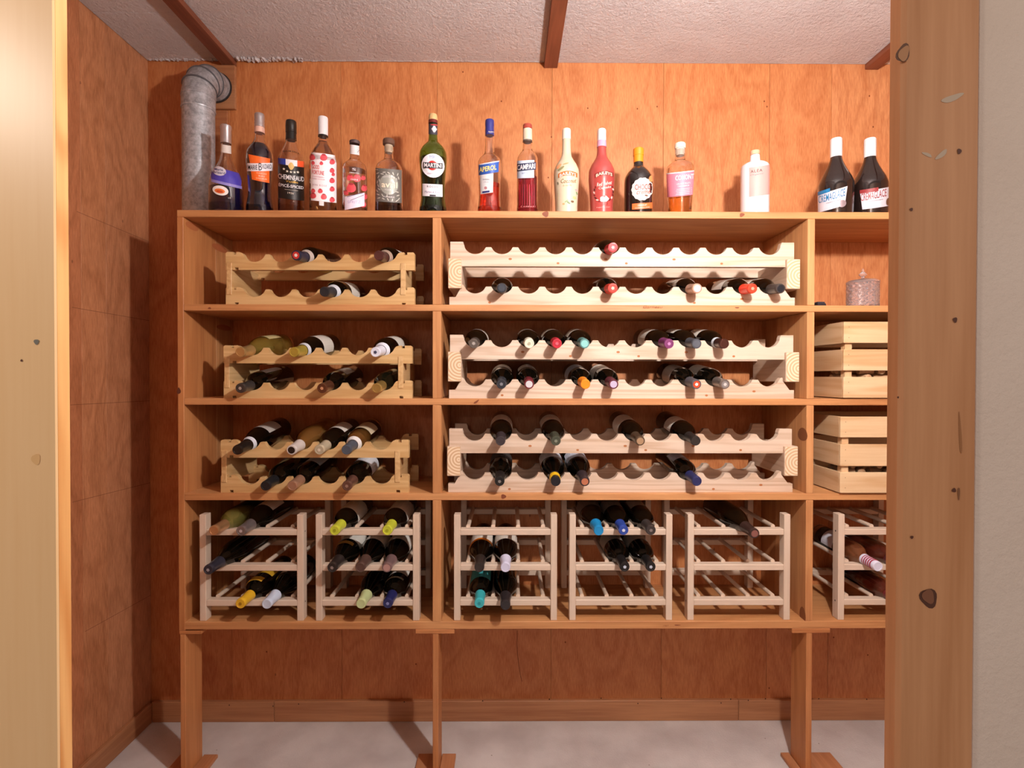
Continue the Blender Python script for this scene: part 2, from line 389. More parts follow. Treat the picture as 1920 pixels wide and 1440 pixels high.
for (a, b) in ((z11, zt0), (z21, z10), (z31, z20), (z41, z30)):
    upright(x_a0, x_a1, a+.0003, b-.0003); upright(x_b0, x_b1, a+.0003, b-.0003, c=(1.04, 1.06, 1.1, 1)); upright(XE-.03, XE, a+.0003, b-.0003)
# legs with cap plates and foot boards
for (xa, xb, ca, cb, la, lb) in ((337, 347, 336, 378, 338, 409), (811, 821.5, 779, 852, 785, 855), (1512.5, 1523.5, 1485, 1557, 1463, 1556)):
    X0, X1 = WX(xa, D, 1200), WX(xb, D, 1200)
    box('cap_plate', WX(ca, D, 1184), WX(cb, D, 1184), D, D+.10, z40-.0145, z40-.0045 if xa < 400 else z40-.0005, M_shelf, unit, .0012, (.97, .85, .76, 1))
    box('leg', X0, X1, D+.001, D+.092, .0, z40-.015, M_shelfz, unit, .0015, (.93, .82, .75, 1))
    yb = D + .100
    for (a, b) in ((WX(la, yb, 1420), X0-.001), (X1+.001, WX(lb, yb, 1420))):
        if b - a > .008: box('foot_board', a, b, D-.15, yb, 0, .012, M_shelfy, unit, .0015, (.97, .85, .78, 1))
# knots in the boards
for (px, py, rx, ry, rt) in ((1023, 401.5, .010, .009, 0), (1391, 403, .008, .006, .4), (393, 572+6, .005, .003, 0), (1382, 577, .007, .002, 0), (893, 753.5, .010, .003, .6), (944, 931, .008, .007, 0), (1270, 1172, .01, .0015, 0)):
    knot(px, py, D, rx, ry, unit, M_knot, .0004, rot=rt)
knot(335.5, 733, D, .006, .010, unit, M_knotd, .0008); knot(1521, 648, D, .004, .005, unit, M_knotp, .0008)
def side_knot(px, py, X, ry, rz, mat=pm('#85502f', .6)):
    d = CM @ Vector(((px-960)/F, -(py+DY-720)/F, -1)); c = Vector((0, 0, CAM_H)) + d * ((X) / d.x)
    pts = [(c.y + ry*math.cos(2*PI*k/16), c.z + rz*(1+.15*math.sin(2*PI*k/16))*math.sin(2*PI*k/16)) for k in range(16)]
    link('knot', flat_poly(pts, X - .0004*(1 if X > 0 else -1), lambda a, z, dd: (dd, a, z)), mat, unit)
side_knot(1505, 816, x_b0, .028, .021); side_knot(1505, 1154, x_b0, .018, .024)
side_knot(412, 466, x_l1, .05, .012, pm('#a85f38', .6)); side_knot(420, 615, x_l1, .05, .010, pm('#a85f38', .6))
side_knot(360, 425, x_l1, .035, .012, pm('#b06a40', .6))

# ------------------------------------------------------------------ duct
pl = WX(371, 1.83, 300); pyc = 1.835; pr = .050
duct = empty('duct_pipe', (pl, pyc, zt1), 'galvanised metal duct pipe rising from the shelf top and bending into the back wall', 'pipe')
ze = WZ(166, YB-.01, 410) - zt1      # height of the horizontal run
Rb = .098
def torus_arc(a0, a1, r, n=10, seg=32, r2=None):
    """part of the elbow; angle 0 = upright end, 90 = end at the wall"""
    bm = bmesh.new(); rings = []
    for i in range(n+1):
        a = math.radians(a0 + (a1-a0)*i/n)
        cy, cz = Rb - Rb*math.cos(a), (ze - Rb) + Rb*math.sin(a)
        ty, tz = math.sin(a), math.cos(a)            # tangent
        rr = r if r2 is None else r + (r2-r)*i/n
        rings.append([bm.verts.new((rr*math.cos(t), cy + rr*math.sin(t)*tz, cz - rr*math.sin(t)*ty)) for t in [2*PI*k/seg for k in range(seg)]])
    for A, B in zip(rings, rings[1:]):
        for k in range(seg): bm.faces.new((A[k], A[(k+1) % seg], B[(k+1) % seg], B[k]))
    bm.faces.new(rings[0]); bm.faces.new(rings[-1][::-1])
    return fin(bm, 30)
link('pipe', lathe([(0, 0), (pr, 0), (pr, ze-Rb-.035), (0, ze-Rb-.035)], 40), M_galv, duct)
link('collar', lathe([(0, ze-Rb-.042), (pr+.002, ze-Rb-.042), (pr+.0032, ze-Rb-.038), (pr+.0018, ze-Rb-.034), (pr+.0018, ze-Rb+.0), (0, ze-Rb+.0)], 40), M_galv, duct)
for k in range(4):
    link('elbow_segment', torus_arc(k*22.5, (k+1)*22.5, pr+.0032 - .0008*k, 1, 36, pr+.0012), M_galv, duct)
    if k: link('seam_ring', torus_arc(k*22.5-1.0, k*22.5+1.0, pr+.0044, 2, 36), pm('#6c6c70', .45, .5), duct)
def ring_y(r0, r1, y0, y1, z, seg=36):
    bm = bmesh.new()
    V = [[bm.verts.new((r*math.cos(2*PI*k/seg), y, z + r*math.sin(2*PI*k/seg))) for k in range(seg)] for (r, y) in ((r0, y0), (r1, y0), (r1, y1), (r0, y1))]
    for i in range(4):
        for k in range(seg): bm.faces.new((V[i][k], V[i][(k+1) % seg], V[(i+1) % 4][(k+1) % seg], V[(i+1) % 4][k]))
    return fin(bm, 40)
yw = YB - pyc
link('stub', ring_y(pr-.002, pr+.0012, Rb-.002, yw-.001, ze), M_galv, duct)
link('wall_ring', ring_y(pr+.0005, pr+.0055, yw-.020, yw-.0145, ze), pm('#2c2422', .6), duct)
blk = box('mounting_block', WX(383, YB, 160), WX(444, YB, 160), YB-.0135, YB-.0005, WZ(204, YB-.012, 420), ZC-.021, M_base, None, .001, (1.0, .98, .95, 1))
tag(blk, 'weathered wood block on the wall behind the metal pipe elbow', 'board')
strip = box('wall_strip', WX(397, YB, 300), WX(428, YB, 300), YB-.006, YB-.0005, zt1+.001, WZ(206, YB-.012, 420), M_base, None, .001, (1.0, .90, .82, 1))
tag(strip, 'narrow upright wood strip on the wall beside the metal pipe', 'board')

# ------------------------------------------------------------------ text and labels on bottles
def text_mesh(s, bold=0.0, shear=0.0, spacing=1.0):
    cu = bpy.data.curves.new('t', 'FONT'); cu.body = s; cu.size = 1; cu.resolution_u = 2; cu.offset = bold; cu.shear = shear; cu.space_character = spacing
    o = bpy.data.objects.new('t', cu); COL.objects.link(o)
    bpy.context.view_layer.update()
    me = bpy.data.meshes.new_from_object(o.evaluated_get(bpy.context.evaluated_depsgraph_get()))
    bpy.data.objects.remove(o); bpy.data.curves.remove(cu)
    vs = [v.co.copy() for v in me.vertices]; fs = [tuple(p.vertices) for p in me.polygons]
    bpy.data.meshes.remove(me)
    x0, x1 = min(v.x for v in vs), max(v.x for v in vs); y0, y1 = min(v.y for v in vs), max(v.y for v in vs)
    return [((v.x-x0)/(x1-x0)-.5, (v.y-y0)/(y1-y0)-.5) for v in vs], fs
YS = 1.722                       # depth at which the spirit bottles stand
SS = F / YS
def vz(py, y=YS): return WZ(py, y) - zt1
def interp(P, z):
    for (r0, z0), (r1, z1) in zip(P, P[1:]):
        if z0 <= z <= z1 and z1 > z0: return r0 + (r1-r0)*(z-z0)/(z1-z0)
    return P[0][0] if z < P[0][1] else P[-1][0]
def smoothprof(P, n=4):
    out = []
    for i in range(len(P)-1):
        p0 = P[max(i-1, 0)]; p1 = P[i]; p2 = P[i+1]; p3 = P[min(i+2, len(P)-1)]
        for k in range(n):
            t = k/n
            z = p1[1] + (p2[1]-p1[1])*t
            def slope(a, b): return (b[0]-a[0])/(b[1]-a[1]) if abs(b[1]-a[1]) > 1e-7 else 0
            d1, d0, d2 = slope(p1, p2), slope(p0, p1) if i else slope(p1, p2), slope(p2, p3) if i < len(P)-2 else slope(p1, p2)
            m1 = 0 if d0*d1 <= 0 else 2*d0*d1/(d0+d1); m2 = 0 if d1*d2 <= 0 else 2*d1*d2/(d1+d2)
            h = p2[1]-p1[1]
            r = (2*t**3-3*t**2+1)*p1[0] + (t**3-2*t**2+t)*h*m1 + (-2*t**3+3*t**2)*p2[0] + (t**3-t**2)*h*m2
            out.append((r, z))
    out.append(P[-1]); return out
class Spirit:
    def __init__(s, cx, label, prof, glass, liquid=None, fill=None, cat='bottle'):
        """prof: (photo row, half width in px) from the bottom of the bottle up to the top of the glass"""
        s.cx = cx; x = WX(cx, YS, 320); s.x = x
        s.root = empty('spirit_bottle', (x, YS, zt1), label, cat, 'spirit bottles on top of the shelf unit', (0, 0, -math.atan2(x, YS)))
        s.P = smoothprof([(hw/SS, max(vz(py), .0)) for py, hw in prof])
        s.P[0] = (s.P[0][0], 0.0)
        R0 = s.P[0][0]
        out = [(0, .0015), (R0*.8, .0015), (R0*.93, 0.0), (R0, .003)] + [q for q in s.P if q[1] > .004]
        zt = out[-1][1]
        if liquid or glass[4] > 0:
            th = .0022
            inner = [(max(r-th, .004), z) for r, z in s.P if z > .008]
            prof_ = out + [(inner[-1][0], zt)] + inner[::-1] + [(inner[0][0]*.7, .006), (0, .006)]
            link('glass_body', lathe(prof_, 40), pm(*glass), s.root)
            if liquid:
                li = [(r-th-.0003, z) for r, z in s.P if .0095 < z < vz(fill)]
                rl = interp(s.P, vz(fill)) - th - .0003
                li = [(0, .0075), (li[0][0]*.75, .0075)] + li + [(rl, vz(fill)), (0, vz(fill))]
                link('liquid', lathe(li, 40, smooth=40), pm(*liquid), s.root)
        else:
            link('glass_body', lathe(out + [(0, zt)], 40), pm(*glass), s.root)
        s.lay = 0
    def cap(s, rows, mat, name='cap'):
        P = [(hw/SS, vz(py)) for py, hw in rows]
        link(name, lathe([(0, P[0][1])] + P + [(0, P[-1][1])], 28, smooth=30), mat, s.root)
    def mp(s, px, py, off):
        # py measured where the surface is nearest to the camera
        R = interp(s.P, vz(py)); a = math.asin(max(-.985, min(.985, (px - s.cx)/SS/R)))
        z = max(.003, WZ(py, YS - R*math.cos(a)*.97) - zt1)
        r = interp(s.P, z) + off
        return (r*math.sin(a), -r*math.cos(a), z)
    def put(s, pts, faces, mat, name, parent, off):
        bm = bmesh.new(); vs = [bm.verts.new(s.mp(x, y, off)) for x, y in pts]
        for f in faces:
            try: bm.faces.new([vs[i] for i in f])
            except ValueError: pass
        me = bpy.data.meshes.new('m'); bm.to_mesh(me); bm.free()
        return link(name, me, mat, parent or s.root)
    def quad(s, x0, x1, y0, y1, mat, name='label', parent=None, lift=0.0006, skew=0.0, arc=0.0, nx=16, ny=6, side=None):
        """skew: right side raised by that many px; side: callable t-> (dx0,dx1) for slanted sides"""
        pts = []
        for j in range(ny+1):
            t = j/ny
            for i in range(nx+1):
                u = i/nx; d = side(t) if side else (0, 0)
                x = (x0 + d[0]) * (1-u) + (x1 + d[1]) * u
                pts.append((x, y0 + (y1-y0)*t - skew*(u-.5) - arc*(1-(2*u-1)**2)))
        fs = [(j*(nx+1)+i, (j+1)*(nx+1)+i, (j+1)*(nx+1)+i+1, j*(nx+1)+i+1) for j in range(ny) for i in range(nx)]
        return s.put(pts, fs, mat, name, parent, lift)
    def disc(s, x, y, rx, ry, mat, name='emblem', parent=None, lift=0.0009, n=24, scal=0.0, ns=0, rot=0):
        pts = [(x, y)]; fs = []
        for q in (1, 2, 3):
            for k in range(n):
                a = 2*PI*k/n; r = q/3*(1 + scal*math.cos(ns*a))
                u, v = rx*r*math.cos(a), ry*r*math.sin(a)
                pts.append((x + u*math.cos(rot) - v*math.sin(rot), y + u*math.sin(rot) + v*math.cos(rot)))
        for k in range(n):
            fs.append((0, 1+(k+1) % n, 1+k))
            for q in (0, 1): fs.append((1+q*n+k, 1+q*n+(k+1) % n, 1+(q+1)*n+(k+1) % n, 1+(q+1)*n+k))
        return s.put(pts, fs, mat, name, parent, lift)
    def text(s, t, x, y, w, h, mat, parent=None, lift=0.0013, bold=0.0, slope=0.0, shear=0.0, arc=0.0, spacing=1.0, name='lettering'):
        vs, fs = text_mesh(t, bold, shear, spacing)
        pts = [(x + a*w, y - b*h - slope*a - arc*(1-(2*a)**2)) for a, b in vs]
        return s.put(pts, [f[::1] for f in fs], mat, name, parent, lift)
CLEAR = ('#fbf6f2', 0.0, 0.0, 0.0, 1.0)
WHITE = pm('#e2dee0', .45); PAPER = pm('#dcd8de', .55); SILVER = pm('#c9c4c6', .28, .8); BLACK = pm('#17130f', .35, 0, .3); INK = pm('#1b1a22', .5)
GOLD = pm('#d8aa4a', .35, .5); RED = pm('#d2322c', .4); NAVY = pm('#232a66', .4); ORANGE = pm('#f26a1e', .45); BLUE = pm('#2d6fb0', .45)
def strawberry(b, x, y, r, par, lift=.0010):
    b.disc(x, y, r, r*1.15, pm('#e0505a', .45), 'strawberry_print', par, lift, n=12, scal=.06, ns=3, rot=.4)
    b.disc(x, y-r*.9, r*.55, r*.28, pm('#a8343c', .5), 'strawberry_print', par, lift+.0002, n=8)

# 1 purple-label blue liqueur
b = Spirit(424, 'blue liqueur bottle with purple label, standing right beside the metal pipe', [(393, 29.5), (362, 29.5), (345, 28.5), (330, 24), (315, 16), (302, 10.5), (290, 8.5), (244, 7.5)], CLEAR, ('#14103a', .05, 0, 0, .35), 357)
b.cap([(272, 9.2), (246, 9.0), (244, 9.6), (239, 9.6), (238, 8.6)], SILVER)
b.quad(415, 433, 274, 289, pm('#d9cfc8', .5), 'neck_label', lift=.0008)
lb = b.quad(401, 448, 321, 344, pm('#4a3fa8', .4), 'label', skew=-5)
b.quad(401, 449, 344, 349, pm('#8f86c8', .4), 'stripe', lb, skew=-5, lift=.0007, ny=2)
b.disc(414, 325, 10, 8.5, pm('#d6d0dc', .4), 'emblem', lb); b.text('Marie', 414, 322.5, 12, 4, NAVY, lb, bold=0.010); b.text('Brizard', 414, 328, 17, 4.6, NAVY, lb, bold=0.010)
l2 = b.disc(415, 360, 12.5, 9, pm('#ece6e2', .5), 'label'); b.disc(414, 361, 8, 4.5, pm('#e8793a', .5), 'fruit_print', l2, .0013); b.disc(414, 362, 5, 2.4, pm('#c2481e', .5), 'fruit_print', l2, .0016)
# 2 navy, orange label
b = Spirit(487, 'tall navy liqueur bottle with bright orange label and silver cap', [(393, 23.5), (386, 22.5), (365, 20), (348, 20.5), (325, 22), (305, 23.8), (290, 22.5), (280, 18), (272, 12.5), (262, 8.3), (250, 7.2), (225, 7)], CLEAR, ('#0d0b2e', .05, 0, 0, .25), 274)
b.cap([(241, 8.6), (236, 8.8), (234, 8.3), (231, 8.8), (228, 8.3), (224, 8.8), (218, 8.6), (216, 7.8)], SILVER)
b.cap([(252, 9.0), (241.5, 8.8)], pm('#e0b5a4', .4, .2), 'neck_band')
lb = b.quad(469, 504, 295, 341, pm('#ef6a24', .45), 'label', side=lambda t: (5*t, -1*t), skew=-2)
b.quad(466.5, 509, 307, 322, pm('#e9e2ea', .45), 'ribbon', lb, lift=.0011, skew=8, ny=3)
b.text('MARIE', 475.5, 317, 15, 9, INK, lb, lift=.0015, bold=0.007, slope=3); b.text('B', 488, 313.5, 5.5, 14, INK, lb, lift=.0015, slope=1); b.text('RIZARD', 499, 311.5, 15, 8.5, INK, lb, lift=.0015, bold=0.007, slope=2)
for q, (t, w) in enumerate((('CURACAO', 17), ('BLEU', 10), ('LIQUEUR', 18))): b.text(t, 490, 326 + q*5, w, 2.8, pm('#ffd9b8', .5), lb, bold=0.005)
# 3 spiced rum
b = Spirit(546, 'clear bottle with large black label under a blue, white and red band', [(393, 23), (372, 23), (320, 23), (303, 22.5), (292, 19.5), (280, 14), (268, 9.8), (255, 8.8), (232, 8.3)], CLEAR, ('#8a3a14', .05, 0, 0, .8), 372)
b.cap([(265, 9.8), (262, 9.6), (252, 9.2), (251, 9.8), (242, 9.5), (241, 9.8), (231, 9.4), (229, 8.6)], BLACK)
lb = b.quad(524, 568, 311, 375, pm('#17110f', .4), 'label', nx=20)
for (x0, x1, c) in ((524, 537, '#2b3f9c'), (537, 556, '#e6e0e4'), (556, 568, '#ee5a30')): b.quad(x0, x1, 301, 312, pm(c, .45), 'flag_band', lb, lift=.0009, nx=6)
b.disc(546, 313, 4.6, 7, pm('#d9b46e', .4), 'crest', lb, .0013, n=10, scal=.12, ns=4)
for q, xx in enumerate((534, 539.5, 545.5, 551.5, 557)): b.disc(xx, 320 + (2.5, 3.5, 4, 3.5, 2.5)[q] - (2.5 if q in (0,) else 0), 1.9, 1.9, pm('#e8dfcf', .5), 'star', lb, .0012, n=10, scal=.45, ns=5, rot=-PI/2)
b.text('CHEMINEAUD', 546, 334.5, 43, 9, WHITE, lb, bold=0.010, arc=0); b.text('ÉPICÉ-SPICED', 546, 350, 41, 7, WHITE, lb, bold=0.010); b.text('Vanille', 547, 342, 20, 4, GOLD, lb); b.text('1926', 545, 363.5, 10, 3.5, pm('#cfc3b4', .5), lb); b.quad(535, 557, 357.4, 357.9, pm('#cfc3b4', .5), 'rule', lb, lift=.0012, ny=1)
b.text('RHUM ÉPICÉ', 546, 288, 24, 3, BLACK, None, lift=.0008, bold=0.015, arc=2)
# 4 strawberry wine
b = Spirit(606, 'clear bottle with white strawberry-print label and long white cap', [(393, 24.5), (370, 24.3), (310, 24.3), (296, 22.5), (284, 17.5), (274, 11), (266, 8.5), (255, 8.2), (225, 8)], CLEAR, ('#e8d6b0', .0, 0, 0, 1.0, 1.33), 268)
b.cap([(256, 8.7), (240, 8.8), (224, 8.8), (222, 8.2)], WHITE); b.cap([(259, 9.0), (256.4, 9.0)], BLACK, 'neck_band')
lb = b.quad(585, 629, 290, 379, pm('#f5eef2', .5), 'label', nx=20)
b.text('GOOD', 593.5, 316, 12, 8, RED, lb, bold=0.007); b.text('FORTUNE', 597.5, 326, 20, 8, RED, lb, bold=0.007)
for q, (t, w) in enumerate((('STRAWBERRY', 20), ('WINE COOLER', 22))): b.text(t, 598, 334 + 4*q, w, 2, pm('#c77b8c', .5), lb)
b.text('VIN ROSÉ', 600, 349, 24, 4, pm('#b98e9e', .5), lb, spacing=1.2)
for (x, y, r) in ((588, 299, 5), (607, 297, 5.5), (621, 303, 4.5), (589, 309, 3), (603, 308, 3), (621, 319, 4.2), (623, 326, 3), (621, 338, 4.6), (621, 354, 4.4), (589, 361, 3.5), (601, 360, 4), (589, 370, 5), (607, 370, 5), (621, 374, 4.6)): strawberry(b, x, y, r, lb)
b.quad(599, 607, 378, 387, WHITE, 'back_label', lift=.0007, nx=3, ny=2)
# 5 small strawberry bottle
b = Spirit(665, 'small clear bottle with printed strawberries, dark cap and white neck label', [(393, 22.5), (375, 22.5), (322, 22.3), (312, 20), (305, 13.5), (300, 9.3), (292, 8.2), (276, 7.6)], CLEAR, ('#f3e9e6', 0., 0, 0, 1., 1.33), 322)
b.cap([(272, 9.2), (267, 9.6), (266, 9.0)], pm('#4a3a3c', .6)); b.quad(656.8, 674, 273.5, 291, WHITE, 'neck_label', lift=.0012, skew=-1)
b.text('Z', 671, 284, 4, 5, INK, None, lift=.0018)
for (x, y, r) in ((657, 335, 5.5), (669, 335, 6.5), (680, 333, 4), (659, 354, 8), (682, 352, 5.5), (683, 368, 5), (680, 383, 5), (650, 364, 4)): strawberry(b, x, y, r, None, .0006)
lb = b.quad(648, 682, 366, 391, pm('#e8def0', .5), 'label', side=lambda t: (0, 0), skew=11, lift=.0012)
b.quad(652, 678, 366, 367.2, pm('#5b4a6a', .5), 'stroke', lb, skew=10, lift=.0016, ny=1); b.quad(658, 680, 371, 372, pm('#5b4a6a', .5), 'stroke', lb, skew=12, lift=.0016, ny=1)
b.text('SPRITZ', 664, 380, 22, 5, pm('#b9a6cc', .5), lb, lift=.0016, slope=2); b.text('S', 664, 319, 7, 4.5, WHITE, None, bold=0.010); b.text('AMERICAN', 664, 325.5, 16, 2.5, WHITE, None, bold=0.005); b.text('GIN', 664, 338, 12, 3, WHITE, None, lift=.0014, bold=0.010)
# 6 gin with leaf label
b = Spirit(729, 'squat clear bottle with grey leaf-pattern label and brown stopper', [(393, 25), (375, 25), (324, 24.8), (313, 22.5), (306, 16), (301, 9.8), (292, 8.2), (276, 8.2)], CLEAR, ('#3c160c', .05, 0, 0, .5), 380)
b.cap([(274, 8.8), (272.5, 10.8), (265, 10.8), (263, 10.0)], pm('#5f4335', .7)); b.cap([(288, 6.8), (274.2, 7.4)], pm('#d9c6ad', .7), 'cork')
lb = b.quad(706, 752, 318, 380, pm('#6a6762', .5), 'label', nx=20)
for k in range(46):
    x = 708 + (k*17.3) % 43; y = 321 + (k*7.9) % 56
    if (x-729)**2/300 + (y-349)**2/380 < 1: continue
    b.disc(x, y, 3.2, .9, pm('#c9c6bd', .5), 'leaf_print', lb, .0009, n=8, rot=k*.8)
em = b.disc(729, 347, 16.5, 19, pm('#a7aaa2', .4, .3), 'emblem', lb, .0012)
b.text('DISTILLERIE', 729, 334, 20, 2.6, WHITE, em, lift=.0016, arc=1.5); b.text('avril', 730, 347.5, 27, 11, pm('#f6ead0', .4), em, lift=.0016, bold=0.015); b.text('GIN', 729, 357, 14, 2.5, WHITE, em, lift=.0016); b.text('AMBRÉ', 729, 370, 20, 3, WHITE, lb, lift=.0014)
# 7 vermouth
b = Spirit(812, 'tall green vermouth bottle with round white label and red disc', [(393, 25.5), (388, 24.3), (372, 22), (345, 22.2), (320, 24), (300, 25.5), (290, 25), (279, 20.5), (271, 13.5), (265, 9), (255, 8), (230, 7.6)], ('#a4d070', .0, 0, 0, 1.0), ('#0f0a06', .05, 0, 0, .1), 300)
b.cap([(227, 8.2), (224, 8.6), (219, 8.2), (216, 7.2), (215, 5)], pm('#d6b57e', .5, .2)); b.cap([(233, 8.6), (227.2, 8.4)], pm('#6a2420', .4), 'neck_band')
lb = b.quad(804.2, 820, 233.5, 253, pm('#3b3a44', .5), 'neck_label', lift=.0010); b.disc(814, 243, 4, 6, pm('#d8cfd4', .5), 'crest', lb, .0015, n=10, scal=.2, ns=4); b.quad(808, 820, 234, 236, pm('#b8353a', .5), 'stripe', lb, lift=.0014, ny=1)
b.disc(812, 311.5, 21, 22.3, pm('#f0ecf4', .4), 'label'); lb = bpy.data.objects[-1] if False else None
em = b.disc(811, 311, 8.8, 9.2, pm('#cf2a24', .4), 'emblem', None, .0013)
b.quad(794.5, 829, 305.8, 316.5, pm('#161826', .4), 'banner', None, lift=.0017, ny=2); b.text('MARTINI', 811.7, 311, 31, 8, WHITE, None, lift=.0022, bold=0.020)
b.text('VERMOUTH', 812, 326.5, 22, 3, pm('#9c97aa', .5), None); b.text('MR', 811, 295.5, 10, 6, pm('#8a9ac8', .5), None)
lb = b.quad(793, 829, 346, 369, pm('#ece8f0', .5), 'label', ny=3); b.text('ROSSO', 811, 351, 19, 3.6, INK, lb, spacing=1.3); b.text('Martini & Rossi', 811, 361, 28, 4, pm('#7f7a98', .5), lb, shear=.3); b.quad(806, 817, 366, 368.6, INK, 'stamp', lb, lift=.0012, ny=1)
# 8 orange aperitif
b = Spirit(918, 'clear bottle of red-orange aperitif with blue and white label, blue cap', [(393, 22.5), (385, 21), (368, 19.8), (345, 20.3), (320, 21.6), (308, 22), (299, 19), (291, 11.5), (286, 9), (275, 8.6), (258, 7.9), (232, 7.6)], CLEAR, ('#ff5a34', .0, 0, 0, .9, 1.34), 347)
b.cap([(255, 8.5), (246, 8.6), (240, 8.1), (236, 8.6), (228, 8.5), (226, 7.8)], pm('#2a2f7c', .3, 0, .5)); b.text('Aperol', 921, 248, 11, 3.5, pm('#d9d2c2', .5), None, lift=.0018, bold=0.010)
lb = b.quad(898, 934.5, 307, 326, pm('#2a55a8', .4), 'label', skew=7); b.quad(898, 934.5, 305.2, 307, PAPER, 'label_border', lb, skew=7, ny=1); b.text('APEROL', 914.8, 316.5, 31, 9.5, pm('#f4dd7a', .4), lb, bold=0.020, slope=6)
l2 = b.quad(900, 925, 327, 363, pm('#d8d6d8', .5), 'label', skew=4, side=lambda t: (1.5*t, -1*t)); b.text('BARBIERI', 912, 337, 12, 3, pm('#8c94a0', .5), l2); b.text('1919', 912, 342, 8, 3, pm('#8c94a0', .5), l2); b.disc(911, 353, 2.6, 2.8, pm('#b07a80', .5), 'seal', l2, .0012); b.quad(905, 918, 358.5, 362, NAVY, 'stamp', l2, lift=.0012, skew=2, ny=1)
# 9 crimson bitter
b = Spirit(989, 'clear bottle of crimson bitter with white lettering on a navy band', [(393, 19.6), (380, 19.6), (310, 19.6), (298, 18.8), (289, 14.5), (282, 9.6), (275, 8.4), (240, 8.0)], CLEAR, ('#c0304a', .0, 0, 0, .8, 1.34), 334)
b.cap([(242.5, 8.6), (235.5, 8.6), (234, 7.8)], pm('#a04438', .35)); b.cap([(264, 8.8), (243, 8.6)], pm('#d9c8b0', .5), 'neck_label'); b.cap([(267, 9.0), (264.2, 9.0)], pm('#6b6058', .4, .5), 'neck_band')
lb = b.quad(969.9, 1001, 301, 334, pm('#c6d4e6', .5), 'label', skew=1, nx=18); b.quad(969.9, 1004, 306, 320, pm('#2c3350', .4), 'banner', lb, lift=.0010, ny=2, skew=3); b.text('CAMPARI', 986.5, 313, 32, 10, WHITE, lb, lift=.0015, bold=0.025, slope=3); b.text('BITTER', 986, 325, 14, 2.4, pm('#7c88a8', .5), lb, lift=.0012)
for k in range(7): b.quad(975 + k*4.3, 975.8 + k*4.3, 346, 385, pm('#a83a50', .2), 'glass_rib', None, lift=.0002, nx=1, ny=2)
b.text('CAMPARI', 990, 387.5, 26, 3, pm('#e08a90', .4), None, lift=.0006, spacing=1.3)
# 10 cream liqueur (white)
CR = [(393, 20.5), (380, 21), (350, 22.8), (335, 23.8), (323, 23.5), (311, 19.5), (301, 13.5), (293, 9.6), (283, 8.3), (258, 7.6), (246, 7.4)]
b = Spirit(1062, 'cream white liqueur bottle with orange arched banner', CR, ('#cfc2a8', .35, 0, .3, 0.0))
b.cap([(262, 8.2), (245, 8.0), (243, 7.6), (242, 6.8)], pm('#e8e0d0', .4))
def arcband(b, x0, x1, y, h, mat, txt, tm):
    o = b.quad(x0, x1, y-h/2, y+h/2, mat, 'banner', None, lift=.0010, arc=5, ny=2); b.text(txt, (x0+x1)/2, y, (x1-x0)*.86, h*.72, tm, o, lift=.0015, bold=0.015, arc=4.6)
arcband(b, 1047.5, 1081.5, 329.5, 8, pm('#c66a24', .4), 'BAILEYS', WHITE)
b.text('Coconut', 1066, 339, 28, 8, pm('#8a6a40', .5), None, shear=.2); b.text('& vanilla', 1064, 347, 16, 3, pm('#c8a880', .5), None)
for (x, y, rx, ry, c, rt) in ((1050, 312, 6, 2.6, '#eaa070', -.8), (1053, 316, 7, 2, '#8d8a60', -.6), (1061, 308, 5, 1.4, '#a99a70', -.3), (1069, 375, 6, 3.5, '#c9c2a2', .2), (1073, 378, 3, 2.2, '#6b4c34', .4), (1066, 380, 4, 1.6, '#6f8458', .7), (1062, 377, 4, 1.2, '#8aa070', -.6), (1057, 382, 2.4, 1.8, '#c79a6a', 0), (1080, 357, 3, 1.6, '#d8a0a0', 1), (1081, 363, 3.4, 1.2, '#7a9468', 1.2), (1046.5, 343, 3.2, 1.2, '#77705a', 1.4), (1077, 371, 3.6, 2.4, '#e8b880', .8)): b.disc(x, y, rx, ry, pm(c, .5), 'flower_print', None, .0008, n=10, rot=rt)
b.quad(1046, 1048, 356, 388, pm('#cbbf9e', .5), 'small_print', None, lift=.0006, nx=1, ny=3)
# 11 red cream liqueur
b = Spirit(1128, 'glossy red liqueur bottle with cupcake picture and white cap', [(p, h*1.02) for p, h in CR], ('#a84440', .3, 0, .4, 0.0))
b.cap([(264, 8.2), (245, 8.0), (243, 7.4), (242, 6.6)], WHITE); b.cap([(276, 8.9), (264.2, 8.3)], pm('#dca2c0', .4), 'neck_band')
arcband(b, 1116, 1149, 329, 7.5, pm('#7a2a24', .4), 'BAILEYS', pm('#f0dcc4', .4))
b.text('Red Velvet', 1133, 344, 27, 7, pm('#f6dcd4', .4), None, shear=.2, bold=0.005, slope=3); b.text('Cupcake', 1134, 352, 22, 6, pm('#f6dcd4', .4), None, shear=.2, bold=0.005, slope=2)
for k in range(16):
    a = -.5 + 4.2*k/15; b.disc(1132 + 17.5*math.cos(a), 360 + 19*math.sin(a), 2.6, 1.3, pm(('#6f1d1c', '#e7c9c0', '#4c1916')[k % 3], .5), 'leaf_print', None, .0008, n=8, rot=a+1)
b.disc(1133, 373, 7.8, 6, pm('#f6e6e2', .45), 'cupcake_print', None, .0011, n=16, scal=.1, ns=5); b.disc(1133, 368, 2, 2, pm('#6c2420', .4), 'cupcake_print', None, .0014, n=10); b.quad(1127, 1139.5, 378, 384, pm('#8f2a26', .4), 'cupcake_print', None, lift=.0012, ny=1, nx=4); b.text('Original Irish Cream', 1131, 388.5, 24, 2.2, pm('#eec8c0', .4), None)
